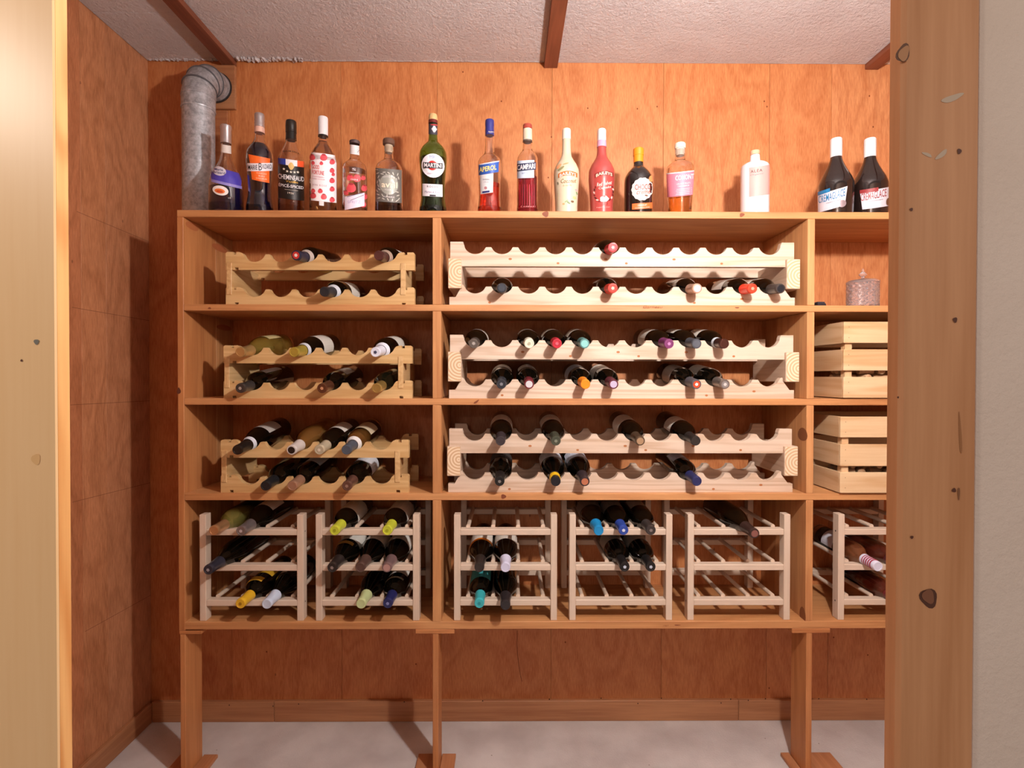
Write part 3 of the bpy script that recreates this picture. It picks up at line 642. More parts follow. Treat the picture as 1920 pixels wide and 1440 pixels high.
# 12 chocolate cream
b = Spirit(1197, 'short black bottle with scalloped white label and orange cap', [(393, 25.8), (370, 26), (345, 26), (334, 25), (325, 21), (317, 14.5), (312, 9.8), (307, 8.8), (290, 8.2)], ('#17110f', .15, 0, .6, 0.0))
b.cap([(304.5, 9.0), (292, 9.2), (291.5, 9.8), (279.5, 9.8), (278, 8.8)], pm('#f08c1c', .4, 0, .3))
b.disc(1204, 354.5, 19, 21, pm('#c6c0be', .45), 'label', None, .0007, n=48, scal=.035, ns=14)
b.text('CHOCO', 1205, 350.5, 28, 10, pm('#8c3420', .4), None, bold=0.005, slope=-1); b.text('creme', 1206, 360.8, 24, 6, pm('#a04a2e', .4), None, shear=.3); b.disc(1211, 367, 3, 1.4, pm('#6b4a34', .5), 'bean_print', None, .0012, n=10, rot=.3)
b.disc(1219.5, 336, 4.6, 6, pm('#ef8a52', .4), 'seal', None, .0012)
lb = b.quad(1186, 1222, 380.5, 391.5, pm('#ea6a34', .4), 'label', ny=2); b.text('CHOCOLAT', 1204, 384.5, 16, 2.6, WHITE, lb); b.text('LIQUEUR À LA CRÈME', 1204, 389, 26, 2, WHITE, lb)
# 13 pink label, amber
b = Spirit(1275, 'clear bottle of amber spirit with pink label and pale stopper', [(393, 20.8), (370, 22.6), (340, 24.6), (318, 25.2), (312, 24), (306, 18), (301, 10.5), (297, 9.2), (280, 8.8)], CLEAR, ('#ffb45a', .0, 0, 0, .9, 1.34), 366)
b.cap([(278, 9.4), (276, 10), (270, 10), (268, 8.8)], pm('#f0dcc8', .6)); b.cap([(291, 7.6), (278.2, 8.0)], pm('#f0e2d2', .6), 'cork')
lb = b.quad(1251, 1299.6, 323, 366.5, pm('#dc7e92', .45), 'label', skew=0, nx=20, side=lambda t: (1.2*t, -1.2*t)); b.quad(1251, 1299.6, 321, 323, PAPER, 'label_border', lb, lift=.0008, ny=1, nx=20)
b.text('COMONT', 1283, 332, 32, 9.5, WHITE, lb, bold=0.015); b.text('GIN AUX FRUITS', 1281, 343.5, 24, 3, WHITE, lb); b.text('CANNEBERGE', 1281, 348, 20, 2.6, WHITE, lb)
for q in range(4): b.quad(1269 - q % 2, 1296, 353 + q*3.2, 353.7 + q*3.2, pm('#f8d2d8', .5), 'small_print', lb, lift=.0011, ny=1, nx=5)
# 14 white ceramic bottle
b = Spirit(1415.5, 'plain white ceramic bottle with pale pink label and cork top', [(393, 25), (370, 25), (318, 25), (311, 24.2), (306, 18.5), (303, 10.5), (300, 9), (290, 8.2)], ('#dedade', .3, 0, .3, 0.0))
b.cap([(289, 7.6), (283, 8.6), (281.5, 7.8)], pm('#e6b08e', .7))
lb = b.quad(1406, 1440, 311, 366, pm('#d69e98', .5), 'label', nx=16); b.text('ALÉA', 1418, 318, 19, 6.5, INK, lb, spacing=1.2, bold=0.003); b.text('Organic', 1419, 325.5, 22, 3.6, pm('#8b6a74', .5), lb, shear=.4)
for q in range(5): b.quad(1408, (1426, 1420, 1415, 1415, 1413)[q], 350 + q*2.8, 350.5 + q*2.8, pm('#c79a9a', .5), 'small_print', lb, lift=.0011, ny=1, nx=3)
# 15, 16 cream ice bottles
for cx, c, what, sh in ((1567.5, '#1a6c9c', 'blue', 0), (1631, '#84282a', 'dark red', 14)):
    b = Spirit(cx, 'large black bottle with white cap and %s lettering on a slanted white label' % what, [(393, 29.8), (370, 30), (347, 29.8), (336, 27), (322, 20.5), (308, 14), (298, 10.4), (292, 9.4), (265, 9)], ('#1c1311', .12, 0, .6, 0.0))
    b.cap([(293, 9.9), (270, 9.9), (269.4, 10.2), (268.6, 9.9), (259.5, 9.8), (258, 9)], WHITE)
    x0 = cx - 29 + sh; x1 = min(x0 + 47, cx + 28.5)
    lb = b.quad(x0, x1, 353, 388, pm('#c2bec6', .45), 'label', skew=(8 if not sh else -1), nx=18, side=(lambda t: (1*t, -4*t)) if not sh else (lambda t: (4*t, 0)))
    b.quad(x0, x0+(20 if not sh else 28), 350, 357, pm(c, .45), 'label_corner', lb, lift=.0009, skew=(5 if not sh else 0), ny=1)
    b.text('CREMAGLACE', (x0+x1)/2 - 1, 363.5, (x1-x0)*.88, 14, pm(c, .4), lb, bold=0.003, slope=8 if not sh else 2); b.text('LIQUEUR DE CRÈME', (x0+x1)/2 + 2, 374, 22, 2, INK, lb, slope=3 if not sh else 0)
    b.disc(cx + (10 if not sh else 27.5), 380.5, 6 if not sh else 3, 6.8, pm('#9a8a90' if not sh else '#7d5a40', .35, .5), 'seal', None, .0014)

# ------------------------------------------------------------------ racks
def scallop(L, n, first, pitch, halfflat, zp, zv, ends):
    """outline of a rail with n bottle hollows"""
    top = []
    c = pitch/2 - halfflat; dep = zp - zv
    for i in range(n):
        xc = first + i*pitch
        for k in range(13):
            t = -1 + 2*k/12
            # round hollow easing out into the crest
            zz = zv + dep * (1 - math.sqrt(max(0, 1-min(1, abs(t)*.93)**2))) / (1 - math.sqrt(1-.93**2))
            top.append((xc + t*c, min(zz, zp)))
    return ends[0] + top + ends[1]
def short_rack(px_l, py_floor, zfloor, label, slots=6):
    """two-tier golden pine rack for six bottles a tier"""
    yf = D + .016
    x0 = WX(px_l, yf, py_floor); L = .592
    rt = empty('bottle_rack', (x0, yf, zfloor), label, 'rack', 'short golden pine racks')
    pitch = .0825; first = L/2 - 2.5*pitch
    a = first - pitch/2 + .006
    ends0 = [(L-.044, 0), (L-.044, .006), (L-.036, .006), (L-.036, 0)]
    base = [(L, 0)] ; lefttop = [(0, 0), (0, .052), (.004, .056), (.023, .056), (.023, .048), (.033, .048), (.033, .056), (a-.012, .056), (a-.004, .053)]
    righttop = [(L-p[0], p[1]) for p in lefttop[::-1]]
    bottom = [(L-.028, 0), (L-.028, .0075), (L-.040, .0075), (L-.040, 0), (.040, 0), (.040, .0075), (.028, .0075), (.028, 0)]
    out = scallop(L, 6, first, pitch, .006, .049, .025, (lefttop, righttop)) + bottom
    me = extrude(out, 0, .018); me.materials.append(M_ra)
    for z in (0, .110):
        for y in (0, .180): link('rail', me, None, rt, (0, y, z))
    sb = bmesh.new(); add_box(sb, 0, .016, -.0025, .202, .032, .132, .001); sm = fin(sb); sm.materials.append(M_ray)
    link('side_board', sm, None, rt, (.003, 0, 0)); link('side_board', sm, None, rt, (L-.044, 0, 0))
    return dict(x=x0, yf=yf, yb=yf+.18, z=zfloor, first=first, pitch=pitch, zv=.025, off=.110)
M_eg = [endgrain('beam_end_grain', '#e8d2b4', '#c8a27a', .034, .105), endgrain('beam_end_grain', '#e8d2b4', '#c8a27a', 1.094+.010, .095)]
def long_rack(px_l, py_floor, zfloor, label):
    yf = D + .020
    x0 = WX(px_l, yf, py_floor); L = 1.094
    rt = empty('bottle_rack', (x0, yf, zfloor), label, 'rack', 'long white pine racks')
    pitch = .0847; first = .0815; zp, zv = .060, .038
    fl_, xr = .0105, first + 11*pitch
    upl = [(.003, 0), (.003, .077), (first-pitch/2+.006-.002, .077), (first-pitch/2+.008, .066)]
    upr = [(xr+pitch/2-.008, .066), (xr+pitch/2-.004, .077), (L-.003, .077), (L-.003, 0)]
    up = extrude(scallop(L, 12, first, pitch, .0085, zp, zv, (upl, upr)), 0, .020); up.materials.append(M_rb)
    lol = [(0, 0), (0, .027), (.020, .027), (.036, .056), (.036, .066), (.042, .066)]
    lor = [(L-.042, .066), (L-.036, .066), (L-.036, .056), (L-.014, .027), (L, .027), (L, 0)]
    lo = extrude(scallop(L, 12, first, pitch, .0085, zp, zv, (lol, lor)), 0, .020); lo.materials.append(M_rb)
    for y in (0, .185):
        link('rail', lo, None, rt, (0, y, 0)); link('rail', up, None, rt, (0, y, .124))
    for s, xx in enumerate((-.003, L-.031)):
        bm = bmesh.new(); add_box(bm, xx, xx+.043, -.010, .218, .053, .147, .0018)
        me = fin(bm); me.materials.append(M_rby); me.materials.append(M_eg[s])
        for f in me.polygons:
            if abs(f.normal.y) > .9: f.material_index = 1
        link('cross_beam', me, None, rt)
    # small brown knots on the front rails
    for k in range(9):
        kx = .08 + (k*.367 + x0*.7 + zfloor*3.1) % .95; kz = (.010 + .013*(k % 2)) + (.124 if k % 3 else 0)
        pts = [(kx + .0046*math.cos(2*PI*q/10)*(1+.2*(k % 2)), kz + .0034*math.sin(2*PI*q/10)) for q in range(10)]
        link('knot', flat_poly(pts, -.0004, lambda a_, z_, d_: (a_, d_, z_)), pm('#a8693c', .6), rt)
    return dict(x=x0, yf=yf, yb=yf+.185, z=zfloor, first=first, pitch=pitch, zv=zv, off=.124)
def dowel_mesh(r, l):
    bm = bmesh.new(); n = 10
    A = [bm.verts.new((r*math.cos(2*PI*k/n), 0, r*math.sin(2*PI*k/n))) for k in range(n)]; B = [bm.verts.new((v.co.x, l, v.co.z)) for v in A]
    bm.faces.new(A); bm.faces.new(B[::-1])
    for k in range(n): bm.faces.new((A[k], A[(k+1) % n], B[(k+1) % n], B[k]))
    me = fin(bm, 50); me.materials.append(M_rcy); return me
def bmbox(x0, x1, y0, y1, z0, z1, m, bev=.0012):
    bm = bmesh.new(); add_box(bm, x0, x1, y0, y1, z0, z1, bev); me = fin(bm); me.materials.append(m); return me
CW = .325
_leg = bmbox(0, .020, 0, .030, 0, .335, M_rcz); _rail = bmbox(.0195, CW-.0195, 0, .028, 0, .019, M_rcx, .0018); _dow = dowel_mesh(.0068, .232); _scr = None
def screw(parent, x, y, z, side=0):
    pts = [(.0028*math.cos(2*PI*q/10), .0028*math.sin(2*PI*q/10)) for q in range(10)]
    if side: me = flat_poly([(y+a, z+c) for a, c in pts], x, lambda a, c, d: (d, a, c))
    else: me = flat_poly([(x+a, z+c) for a, c in pts], y, lambda a, c, d: (a, d, c))
    link('screw', me, M_screw, parent)
RZ = (.046, .157, .269)
def dowel_rack(px_l, label):
    yf = D + .007; x0 = WX(px_l, yf, 1165)
    rt = empty('bottle_rack', (x0, yf, z41), label, 'rack', 'pale dowel racks in the bottom bays')
    for x in (0, CW-.020):
        for y in (0, .255): link('leg', _leg, None, rt, (x, y, 0))
    for z in RZ:
        for y in (.0015, .2555): link('rail', _rail, None, rt, (0, y, z))
        for k in range(4): link('dowel', _dow, None, rt, (.043+k*.0797, .026, z+.0215))
    for z in (RZ[0]+.010, RZ[2]+.010):
        screw(rt, CW+.0003, .015, z, 1); screw(rt, -.0003, .015, z, 1)
    return dict(x=x0, yf=yf, z=z41)
RA = {1: short_rack(423.5, 568, z11, 'short golden pine bottle rack on the highest left shelf, two bottles in its upper tier'),
      2: short_rack(419.5, 746, z21, 'short golden pine bottle rack on the second left shelf, with six bottles'),
      3: short_rack(414, 920, z31, 'short golden pine bottle rack on the third left shelf, fullest of the short racks')}
RB = {1: long_rack(842.5, 570, z11, 'long white pine bottle rack on the highest middle shelf, nearly empty'),
      2: long_rack(842, 748, z21, 'long white pine bottle rack on the second middle shelf, holding most bottles'),
      3: long_rack(840.5, 920, z31, 'long white pine bottle rack on the third middle shelf, bottles with dark necks')}
RC = {1: dowel_rack(374.5, 'pale dowel bottle rack at the far left of the bottom bays'),
      2: dowel_rack(592, 'pale dowel bottle rack left of the left divider, with lime green capped bottles'),
      3: dowel_rack(851, 'pale dowel bottle rack right of the left divider, top tier empty'),
      4: dowel_rack(1067.5, 'pale dowel bottle rack in the middle of the wide bottom bay, with blue capped bottles'),
      5: dowel_rack(1289, 'pale dowel bottle rack holding a single bottle'),
      6: dowel_rack(1571, 'pale dowel bottle rack at the right edge beside the pine post, with rose bottles')}

# ------------------------------------------------------------------ wine bottles
BORD = [(0, .004), (.024, .0045), (.033, .0), (.0368, .004), (.0372, .02), (.0372, .188), (.0358, .201), (.0300, .215), (.0215, .226), (.0165, .237), (.0148, .250), (.0140, .297)]
BURG = [(0, .004), (.024, .0045), (.034, .0), (.0388, .004), (.0392, .02), (.0392, .150), (.0380, .168), (.0335, .188), (.0262, .208), (.0200, .226), (.0163, .243), (.0148, .260), (.0140, .293)]
M_gdark = pm('#0a0704', .035, 0, .5); M_gdark2 = pm('#17140a', .06, 0, .6); M_gnavy = pm('#0d0a12', .06, 0, .6)
M_gclear = pm('#f4efc9', .0, 0, 0, 1.0)
_gm = {}
def glass_mesh(kind, m):
    k = (kind, m.name)
    if k not in _gm:
        P = BORD if kind == 'b' else BURG
        me = lathe(P + [(.0125, .2975 if kind == 'b' else .2935), (0, .2975 if kind == 'b' else .2935)], 28, smooth=40); me.materials.append(m); _gm[k] = me
    return _gm[k]
def ptch(P, z0, z1, a0, a1, off, mat, nz=5, na=14):
    bm = bmesh.new(); Q = [p for p in P]
    vs = [[None]*(na+1) for _ in range(nz+1)]
    for i in range(nz+1):
        z = z0 + (z1-z0)*i/nz; r = interp(Q[2:], z) + off
        for j in range(na+1):
            a = a0 + (a1-a0)*j/na; vs[i][j] = bm.verts.new((r*math.sin(a), r*math.cos(a), z))
    for i in range(nz):
        for j in range(na): bm.faces.new((vs[i][j], vs[i][j+1], vs[i+1][j+1], vs[i+1][j]))
    me = bpy.data.meshes.new('m'); bm.to_mesh(me); bm.free(); me.materials.append(mat); return me
_fm = {}
def foil_mesh(kind, length, mat, tip):
    k = (kind, length, mat.name)
    if k not in _fm:
        P = BORD if kind == 'b' else BURG; top = (.2985 if kind == 'b' else .2945); z0 = top - length
        pr_ = [(interp(P[2:], z0)+.0002, z0)] + [(r+.0008, z) for r, z in P[2:] if z > z0+.002 and z < top-.012]
        pr_ += [(.0150, top-.012), (.0154, top-.010), (.0154, top-.006), (.0148, top-.005), (.0150, top-.002), (.0142, top)]
        pr_ += [(.0112, top+.0003), (.0106, top-.0006), (.004, top-.0006), (0, top-.0006)]
        me = lathe(pr_, 24, smooth=35); me.materials.append(mat); _fm[k] = me
    return _fm[k]
def ring_disc(z, r, mat, n=20):
    bm = bmesh.new(); c = bm.verts.new((0, 0, z)); v = [bm.verts.new((r*math.cos(2*PI*k/n), r*math.sin(2*PI*k/n), z)) for k in range(n)]
    for k in range(n): bm.faces.new((c, v[k], v[(k+1) % n]))
    me = bpy.data.meshes.new('m'); bm.to_mesh(me); bm.free(); me.materials.append(mat); return me
GL = {'dark': M_gdark, 'green': M_gdark2, 'navy': M_gnavy}
NB = [0]
def wine(where, label, neck_pt, body_pt, foil='#222222', metal=.0, kind='b', glass='dark', flen=.06, disc=None, band=None, spin=None, lab='#e9e2d6', labz=(.07, .155), laba=1.5, neckband=None, collar=None, group='wine bottles lying in the racks', protrude=.07, stripes=None, emb=None):
    NB[0] += 1
    n, q = Vector(neck_pt), Vector(body_pt)
    ax = (n - q).normalized(); top = .2985 if kind == 'b' else .2945
    base = n - ax*(top - protrude)
    if spin is None: spin = R_.uniform(-.7, .7)
    rot = ax.to_track_quat('Z', 'Y').to_matrix()
    # turn so that the label faces up, then spin
    up = rot.inverted() @ Vector((0, 0, 1)); a0 = math.atan2(up.x, up.y)
    rot = rot @ Matrix.Rotation(-a0 + spin, 3, 'Z')
    rt = empty('wine_bottle', base, label, 'bottle', group); rt.rotation_euler = rot.to_euler()
    P = BORD if kind == 'b' else BURG
    if glass in GL: link('glass_body', glass_mesh(kind, GL[glass]), None, rt)
    else:
        th = .0022; O = P + [(.0125, P[-1][1])]
        inner = [(r-th, z) for r, z in P[3:] if z > .008]
        link('glass_body', lathe(P + [(.0118, P[-1][1])] + inner[::-1] + [(.026, .007), (0, .008)], 28, smooth=40), pm('#f5f0dc', 0., 0, 0, 1.), rt)
        li = [(r-th-.0003, z) for r, z in P[3:] if z > .009 and z < .262]
        link('liquid', lathe([(0, .0095), (.026, .0095)] + li + [(0, li[-1][1])], 28, smooth=40), pm(glass, 0., 0, 0, .7, 1.33), rt)
    f = link('capsule', foil_mesh(kind, flen, pm(foil, .42 if metal < .3 else .3, metal, .2), None), None, rt)
    if disc: link('capsule_top', ring_disc(top+.0004, .0108, pm(disc, .4, .2)), None, f)
    if emb: link('emblem', ring_disc(top+.0007, .0055, pm(emb, .4, .3), 5), None, f)
    if band: link('capsule_band', lathe([(.0150, top-.044), (.0172, top-.044), (.0166, top-.022), (.0145, top-.022)], 24), pm(band, .45), f)
    if stripes:
        for k in range(6): link('stripe', lathe([(.0150, top-.014-k*.009), (.0160, top-.014-k*.009), (.0161, top-.018-k*.009), (.0150, top-.018-k*.009)], 24), pm(stripes, .45), f)
    if collar: link('neck_label', ptch(P, top-flen-.016, top-flen-.002, -PI, PI, .0008, pm(collar, .5), 2, 24), None, rt)
    if lab: link('label', ptch(P, labz[0], labz[1], -laba, laba, .0007, pm(lab, .6)), None, rt)
    if neckband:
        link('shoulder_label', ptch(P, *neckband[0], -neckband[2], neckband[2], .0008, pm(neckband[1], .5), 4, 14), None, rt)
    return rt
def in_scallop(R, tier, idx, label, kind='b', dx=0.0, **kw):
    x = R['x'] + R['first'] + idx*R['pitch']; zv = R['z'] + R['zv'] + (R['off'] if tier == 'up' else 0)
    rb = .0392 if kind == 'g' else .0375
    neck = (x + dx, R['yf'] + .010, zv + .0165); body = (x, R['yb'] + .005, zv + rb + .0012)
    return wine(None, label, neck, body, kind=kind, **kw)
def in_dowel(R, tier, slot, label, kind='b', dx=0.0, **kw):
    x = R['x'] + .083 + slot*.0797; z = R['z'] + RZ[tier]
    rb = .0395 if kind == 'g' else .0375
    neck = (x + dx, R['yf'] + .015, z + .019 + .0158); body = (x, R['yf'] + .215, z + .0215 + math.sqrt((rb+.0072)**2 - .0399**2) + .001)
    return wine(None, label, neck, body, kind=kind, **kw)
S = in_scallop
# left bay, upper shelf
S(RA[1], 'up', 2, 'dark bottle with red and white capsule top, upper tier of the highest short rack', foil='#2b2a3e', disc='#c93a34', dx=-.008, lab='#d8b84a', emb='#f0e8e4', collar='#b8aaa0', spin=2.6)
S(RA[1], 'up', 5, 'dark bottle with maroon capsule at the right end of the highest short rack', foil='#4a2622', collar='#a08a7a', dx=-.006)
S(RA[1], 'lo', 3, 'dark bottle with black capsule, only one in the lower tier of the highest short rack', foil='#24252a', collar='#c6ccd4', dx=-.006)
# left bay, second shelf
S(RA[2], 'up', 0, 'golden white wine bottle in clear glass, upper left of the second short rack', foil='#c9a46a', metal=.6, glass='#f2da80', kind='g', dx=-.006, lab='#d8c890', laba=.8)
S(RA[2], 'up', 2, 'dark bottle with yellow-green foil in the upper tier of the second short rack', foil='#c0ac4c', metal=.5, kind='g', collar='#cfd2d8', dx=-.008)
S(RA[2], 'up', 5, 'dark bottle with white lettered capsule in the upper tier of the second short rack', foil='#dfe2f0', collar='#dfe2ee', emb='#4c5070', dx=-.008)
S(RA[2], 'lo', 0, 'dark bottle with grey capsule at the lower left of the second short rack', foil='#4a4644', metal=.5, emb='#b8b0a8', dx=-.006, labz=(.06, .175), lab='#b9b0a8', spin=.9)
S(RA[2], 'lo', 3, 'dark bottle with copper brown capsule in the lower tier of the second short rack', foil='#6e4430', metal=.5, emb='#d8a078', dx=-.006, lab='#9d948a')
S(RA[2], 'lo', 5, 'dark green bottle with brass gold capsule at the lower right of the second short rack', foil='#b89a58', metal=.6, glass='green', dx=-.006, lab=None)
# left bay, third shelf
S(RA[3], 'up', 0, 'dark bottle with black capsule and white collar, upper left of the third short rack', foil='#1d1612', collar='#d8dce4', dx=-.006, lab='#c4bcb4', kind='g')
S(RA[3], 'up', 2, 'amber rose bottle in clear glass, upper tier of the third short rack', foil='#cfc6c0', disc='#2a1d18', glass='#f0b878', lab=None, dx=-.006, kind='g')
S(RA[3], 'up', 3, 'dark bottle with lettered cream capsule, upper tier of the third short rack', foil='#b8ab90', emb='#f0ead8', dx=-.005)
S(RA[3], 'up', 4, 'amber bottle with blue-grey capsule and white collar, upper tier of the third short rack', foil='#4a525e', collar='#e4e2e0', glass='#dca468', lab='#d9c8a8', dx=-.005)
S(RA[3], 'lo', 1, 'black capped bottle in the lower tier of the third short rack', foil='#1a1c20', dx=-.004, kind='b', lab='#a9a5a8', spin=1.8)
S(RA[3], 'lo', 2, 'tan capped bottle in the lower tier of the third short rack', foil='#b0866c', metal=.4, dx=-.005, lab='#c8ccd4', spin=.5)
S(RA[3], 'lo', 4, 'chestnut capped bottle at the lower right of the third short rack', foil='#6b4a3e', metal=.3, emb='#a88878', dx=-.004, lab='#d8dae0')
# middle bay, upper shelf
S(RB[1], 'up', 5, 'bottle with bright red capsule, alone in the upper tier of the highest long rack', foil='#c22a30', emb='#f08080')
S(RB[1], 'lo', 1, 'bottle with smooth black capsule at the lower left of the highest long rack', foil='#23252b', disc='#3c4048')
S(RB[1], 'lo', 5, 'bottle with red capsule in the lower tier of the highest long rack', foil='#d63a2c', emb='#f6b0a0')
S(RB[1], 'lo', 8, 'bottle with silver and tan capsule in the lower tier of the highest long rack', foil='#c4a08a', metal=.3, disc='#d4ccd4', dx=.003)
S(RB[1], 'lo', 10, 'bottle with glossy scarlet capsule near the right end of the highest long rack', foil='#ee3f26', emb='#f8a890', dx=.003)
S(RB[1], 'lo', 11, 'bottle with charcoal capsule and pale ring at the right end of the highest long rack', foil='#3a3432', disc='#22242a', dx=.004)
# middle bay, second shelf
S(RB[2], 'up', 0, 'bottle with dull silver capsule at the upper left end of the second long rack', foil='#7a7068', metal=.6, emb='#b8b0a8')
S(RB[2], 'up', 2, 'bottle with cream white capsule in the upper tier of the second long rack', foil='#dcd9c4', emb='#b8b49a')
S(RB[2], 'up', 3, 'bottle with crimson capsule in the upper tier of the second long rack', foil='#b02434', emb='#d86878')
S(RB[2], 'up', 4, 'bottle with pale teal capsule in the upper tier of the second long rack', foil='#5a8a88', disc='#8ed0cc')
S(RB[2], 'up', 7, 'bottle with plum purple capsule in the upper tier of the second long rack', foil='#7a3a6a', emb='#c890c0', dx=.003, metal=.2)
S(RB[2], 'up', 8, 'bottle with slate grey capsule in the upper tier of the second long rack', foil='#4c5058', metal=.2, dx=.003, disc='#5a5f68')
S(RB[2], 'up', 9, 'bottle with white collar and brown capsule, upper tier of the second long rack', foil='#4a2a22', collar='#d0d8e0', metal=.3, dx=.003, flen=.045)
S(RB[2], 'lo', 1, 'bottle with plain black capsule at the lower left of the second long rack', foil='#2e3036', emb='#8a8c90')
S(RB[2], 'lo', 2, 'bottle with burgundy capsule and white patch in the lower tier of the second long rack', foil='#6a2028', disc='#d8d4d8')
S(RB[2], 'lo', 4, 'bottle with bright orange capsule in the lower tier of the second long rack', foil='#ee8a20', kind='b', dx=.002, lab='#c9ccd8')
S(RB[2], 'lo', 5, 'bottle with lilac topped maroon capsule in the lower tier of the second long rack', foil='#5c2430', disc='#c8bcd8', dx=.003)
S(RB[2], 'lo', 8, 'bottle with red and white capsule top, lower tier of the second long rack', foil='#4c4a50', disc='#e0502e', emb='#f0f0ee', dx=.003, lab='#b0a8a0')
S(RB[2], 'lo', 9, 'bottle with steel grey capsule near the right end of the second long rack', foil='#8c8078', metal=.6, disc='#8a8482', emb='#d8d4d0', dx=.005)
# middle bay, third shelf
S(RB[3], 'up', 1, 'bottle with dark violet-grey capsule at the upper left of the third long rack', foil='#3a3336', kind='b')
S(RB[3], 'up', 3, 'bottle with olive green capsule in the upper tier of the third long rack', foil='#45483a', emb='#8a9080')
S(RB[3], 'up', 6, 'bottle with olive brown capsule in the middle of the third long rack', foil='#5c4a3a', disc='#b09070', metal=.3, dx=.003)
S(RB[3], 'up', 8, 'bottle with near black capsule at the upper right of the third long rack', foil='#2c2826', dx=.004, kind='b', labz=(.10, .165))
S(RB[3], 'lo', 1, 'bottle with glossy black capsule at the lower left of the third long rack', foil='#1e1b1a', emb='#8a8480', dx=-.002, lab='#3a3634')
S(RB[3], 'lo', 3, 'bottle with a yellow band below its black capsule in the third long rack', foil='#1c1c22', band='#e8b81c', flen=.055, kind='g', lab='#d8dce4')
S(RB[3], 'lo', 4, 'bottle with copper capsule top in the lower tier of the third long rack', foil='#30262a', disc='#c07858', kind='g', dx=.003, lab='#d4d8e4')
S(RB[3], 'lo', 8, 'bottle with navy capsule at the lower right of the third long rack', foil='#262c58', dx=.007, labz=(.10, .165), lab='#b8c0d0')
# bottom bays
Dw = in_dowel
Dw(RC[1], 2, 0, 'clear green-gold white wine bottle, top left of the far left dowel rack', foil='#c8986a', metal=.6, glass='#e6e290', kind='b', lab=None, dx=-.006)
Dw(RC[1], 2, 1, 'dark bottle with silver capsule, top tier of the far left dowel rack', foil='#8a8282', metal=.6, emb='#c8c0c4', kind='g', dx=-.004)
Dw(RC[1], 1, 0, 'long dark bottle with charcoal capsule, middle tier of the far left dowel rack', foil='#2a2a36', emb='#a8a8b0', kind='g', dx=-.012, protrude=.085, lab=None)
Dw(RC[1], 0, 1, 'dark bottle with yellow capsule and yellow label, bottom tier of the far left dowel rack', foil='#e0b02a', emb='#b08020', kind='b', lab='#d9a82c', neckband=((.185, .206), '#e0ac34', 1.2), dx=-.006)
Dw(RC[1], 0, 2, 'dark bottle with white capsule, bottom tier of the far left dowel rack', foil='#c8d4e8', kind='g', dx=-.006, lab='#c8beb0', spin=1.5)
Dw(RC[2], 2, 0, 'lime green capped bottle at the left of its top dowel rack tier', foil='#c4cc3c', emb='#a8b02c', kind='b', dx=-.004, labz=(.08, .185))
Dw(RC[2], 2, 2, 'lime green capped bottle at the right of its top dowel rack tier', foil='#c4cc3c', emb='#a8b02c', kind='b', dx=-.004, labz=(.08, .185))
Dw(RC[2], 1, 0, 'dark bottle with yellow crescent label and black capsule, middle tier of the second dowel rack', foil='#2c2422', emb='#988c88', kind='g', dx=-.010, neckband=((.170, .184), '#a8803a', .8))
Dw(RC[2], 1, 1, 'dark bottle with cocoa brown capsule, centre of the second dowel rack', foil='#5c443c', metal=.2, kind='g', dx=-.006)
Dw(RC[2], 1, 2, 'dark bottle with rose-grey capsule, middle tier of the second dowel rack', foil='#8a7070', metal=.4, disc='#b89088', kind='g', dx=-.005)
Dw(RC[2], 0, 1, 'dark bottle with pale green capsule, bottom tier of the second dowel rack', foil='#c0cc94', kind='g', dx=-.004, lab=None)
Dw(RC[2], 0, 2, 'dark bottle with navy ringed capsule, bottom tier of the second dowel rack', foil='#22265a', kind='b', emb='#8a90c0', dx=-.003, neckband=((.186, .196), '#b0a890', 1.3))
Dw(RC[3], 1, 0, 'dark bottle with black capsule and orange label edge, middle tier right of the left divider', foil='#2e2622', kind='g', neckband=((.150, .165), '#e88a20', 1.6))
Dw(RC[3], 1, 1, 'dark bottle with lavender white capsule, middle tier right of the left divider', foil='#d4d4ec', kind='g')
Dw(RC[3], 0, 0, 'dark bottle with turquoise capsule, bottom tier right of the left divider', foil='#3cb0b8', kind='b', emb='#2a9098', lab='#4ab0b4', labz=(.09, .19))
Dw(RC[3], 0, 1, 'dark bottle with black ridged capsule, bottom tier right of the left divider', foil='#2a2426', kind='g', protrude=.08, lab=None)
Dw(RC[4], 2, 0, 'dark bottle with bright azure capsule, top tier of the middle dowel rack', foil='#1c86c0', kind='g', lab='#6a625c')
Dw(RC[4], 2, 1, 'dark bottle with royal blue capsule and white mark, top tier of the middle dowel rack', foil='#2c489c', emb='#dce4f4', dx=-.003, lab='#8a8078')
Dw(RC[4], 2, 2, 'dark bottle with ringed black capsule, top tier of the middle dowel rack', foil='#3a3432', emb='#8a8280', dx=.0, lab='#a89c90')
Dw(RC[4], 1, 1, 'dark bottle with silver star on its black capsule, middle tier of the middle dowel rack', foil='#1c1a1a', emb='#c8d4e4', lab='#b0a698')
Dw(RC[4], 1, 2, 'dark bottle with silver star on its black capsule, rightmost in the middle dowel rack', foil='#1c1a1a', emb='#c8d4e4', dx=.0, lab='#b0a698')
Dw(RC[5], 2, 1, 'single dark bottle jutting out of the top tier of an empty dowel rack', foil='#33221e', disc='#8a5c54', dx=.008, protrude=.095, kind='g', lab=None)
Dw(RC[6], 1, 0, 'rose bottle with red and white striped capsule beside the pine post', foil='#d8d8ea', stripes='#9c3048', glass='#e89878', lab='#d8d8e0', labz=(.07, .13), kind='b', dx=.004, flen=.062)
Dw(RC[6], 1, 1, 'dark rose bottle behind the striped capsule bottle, middle tier beside the pine post', foil='#4a1c20', glass='#a04840', lab=None)
Dw(RC[6], 0, 1, 'deep rose bottle in the bottom tier beside the pine post', foil='#6a2428', glass='#b0504a', lab=None)

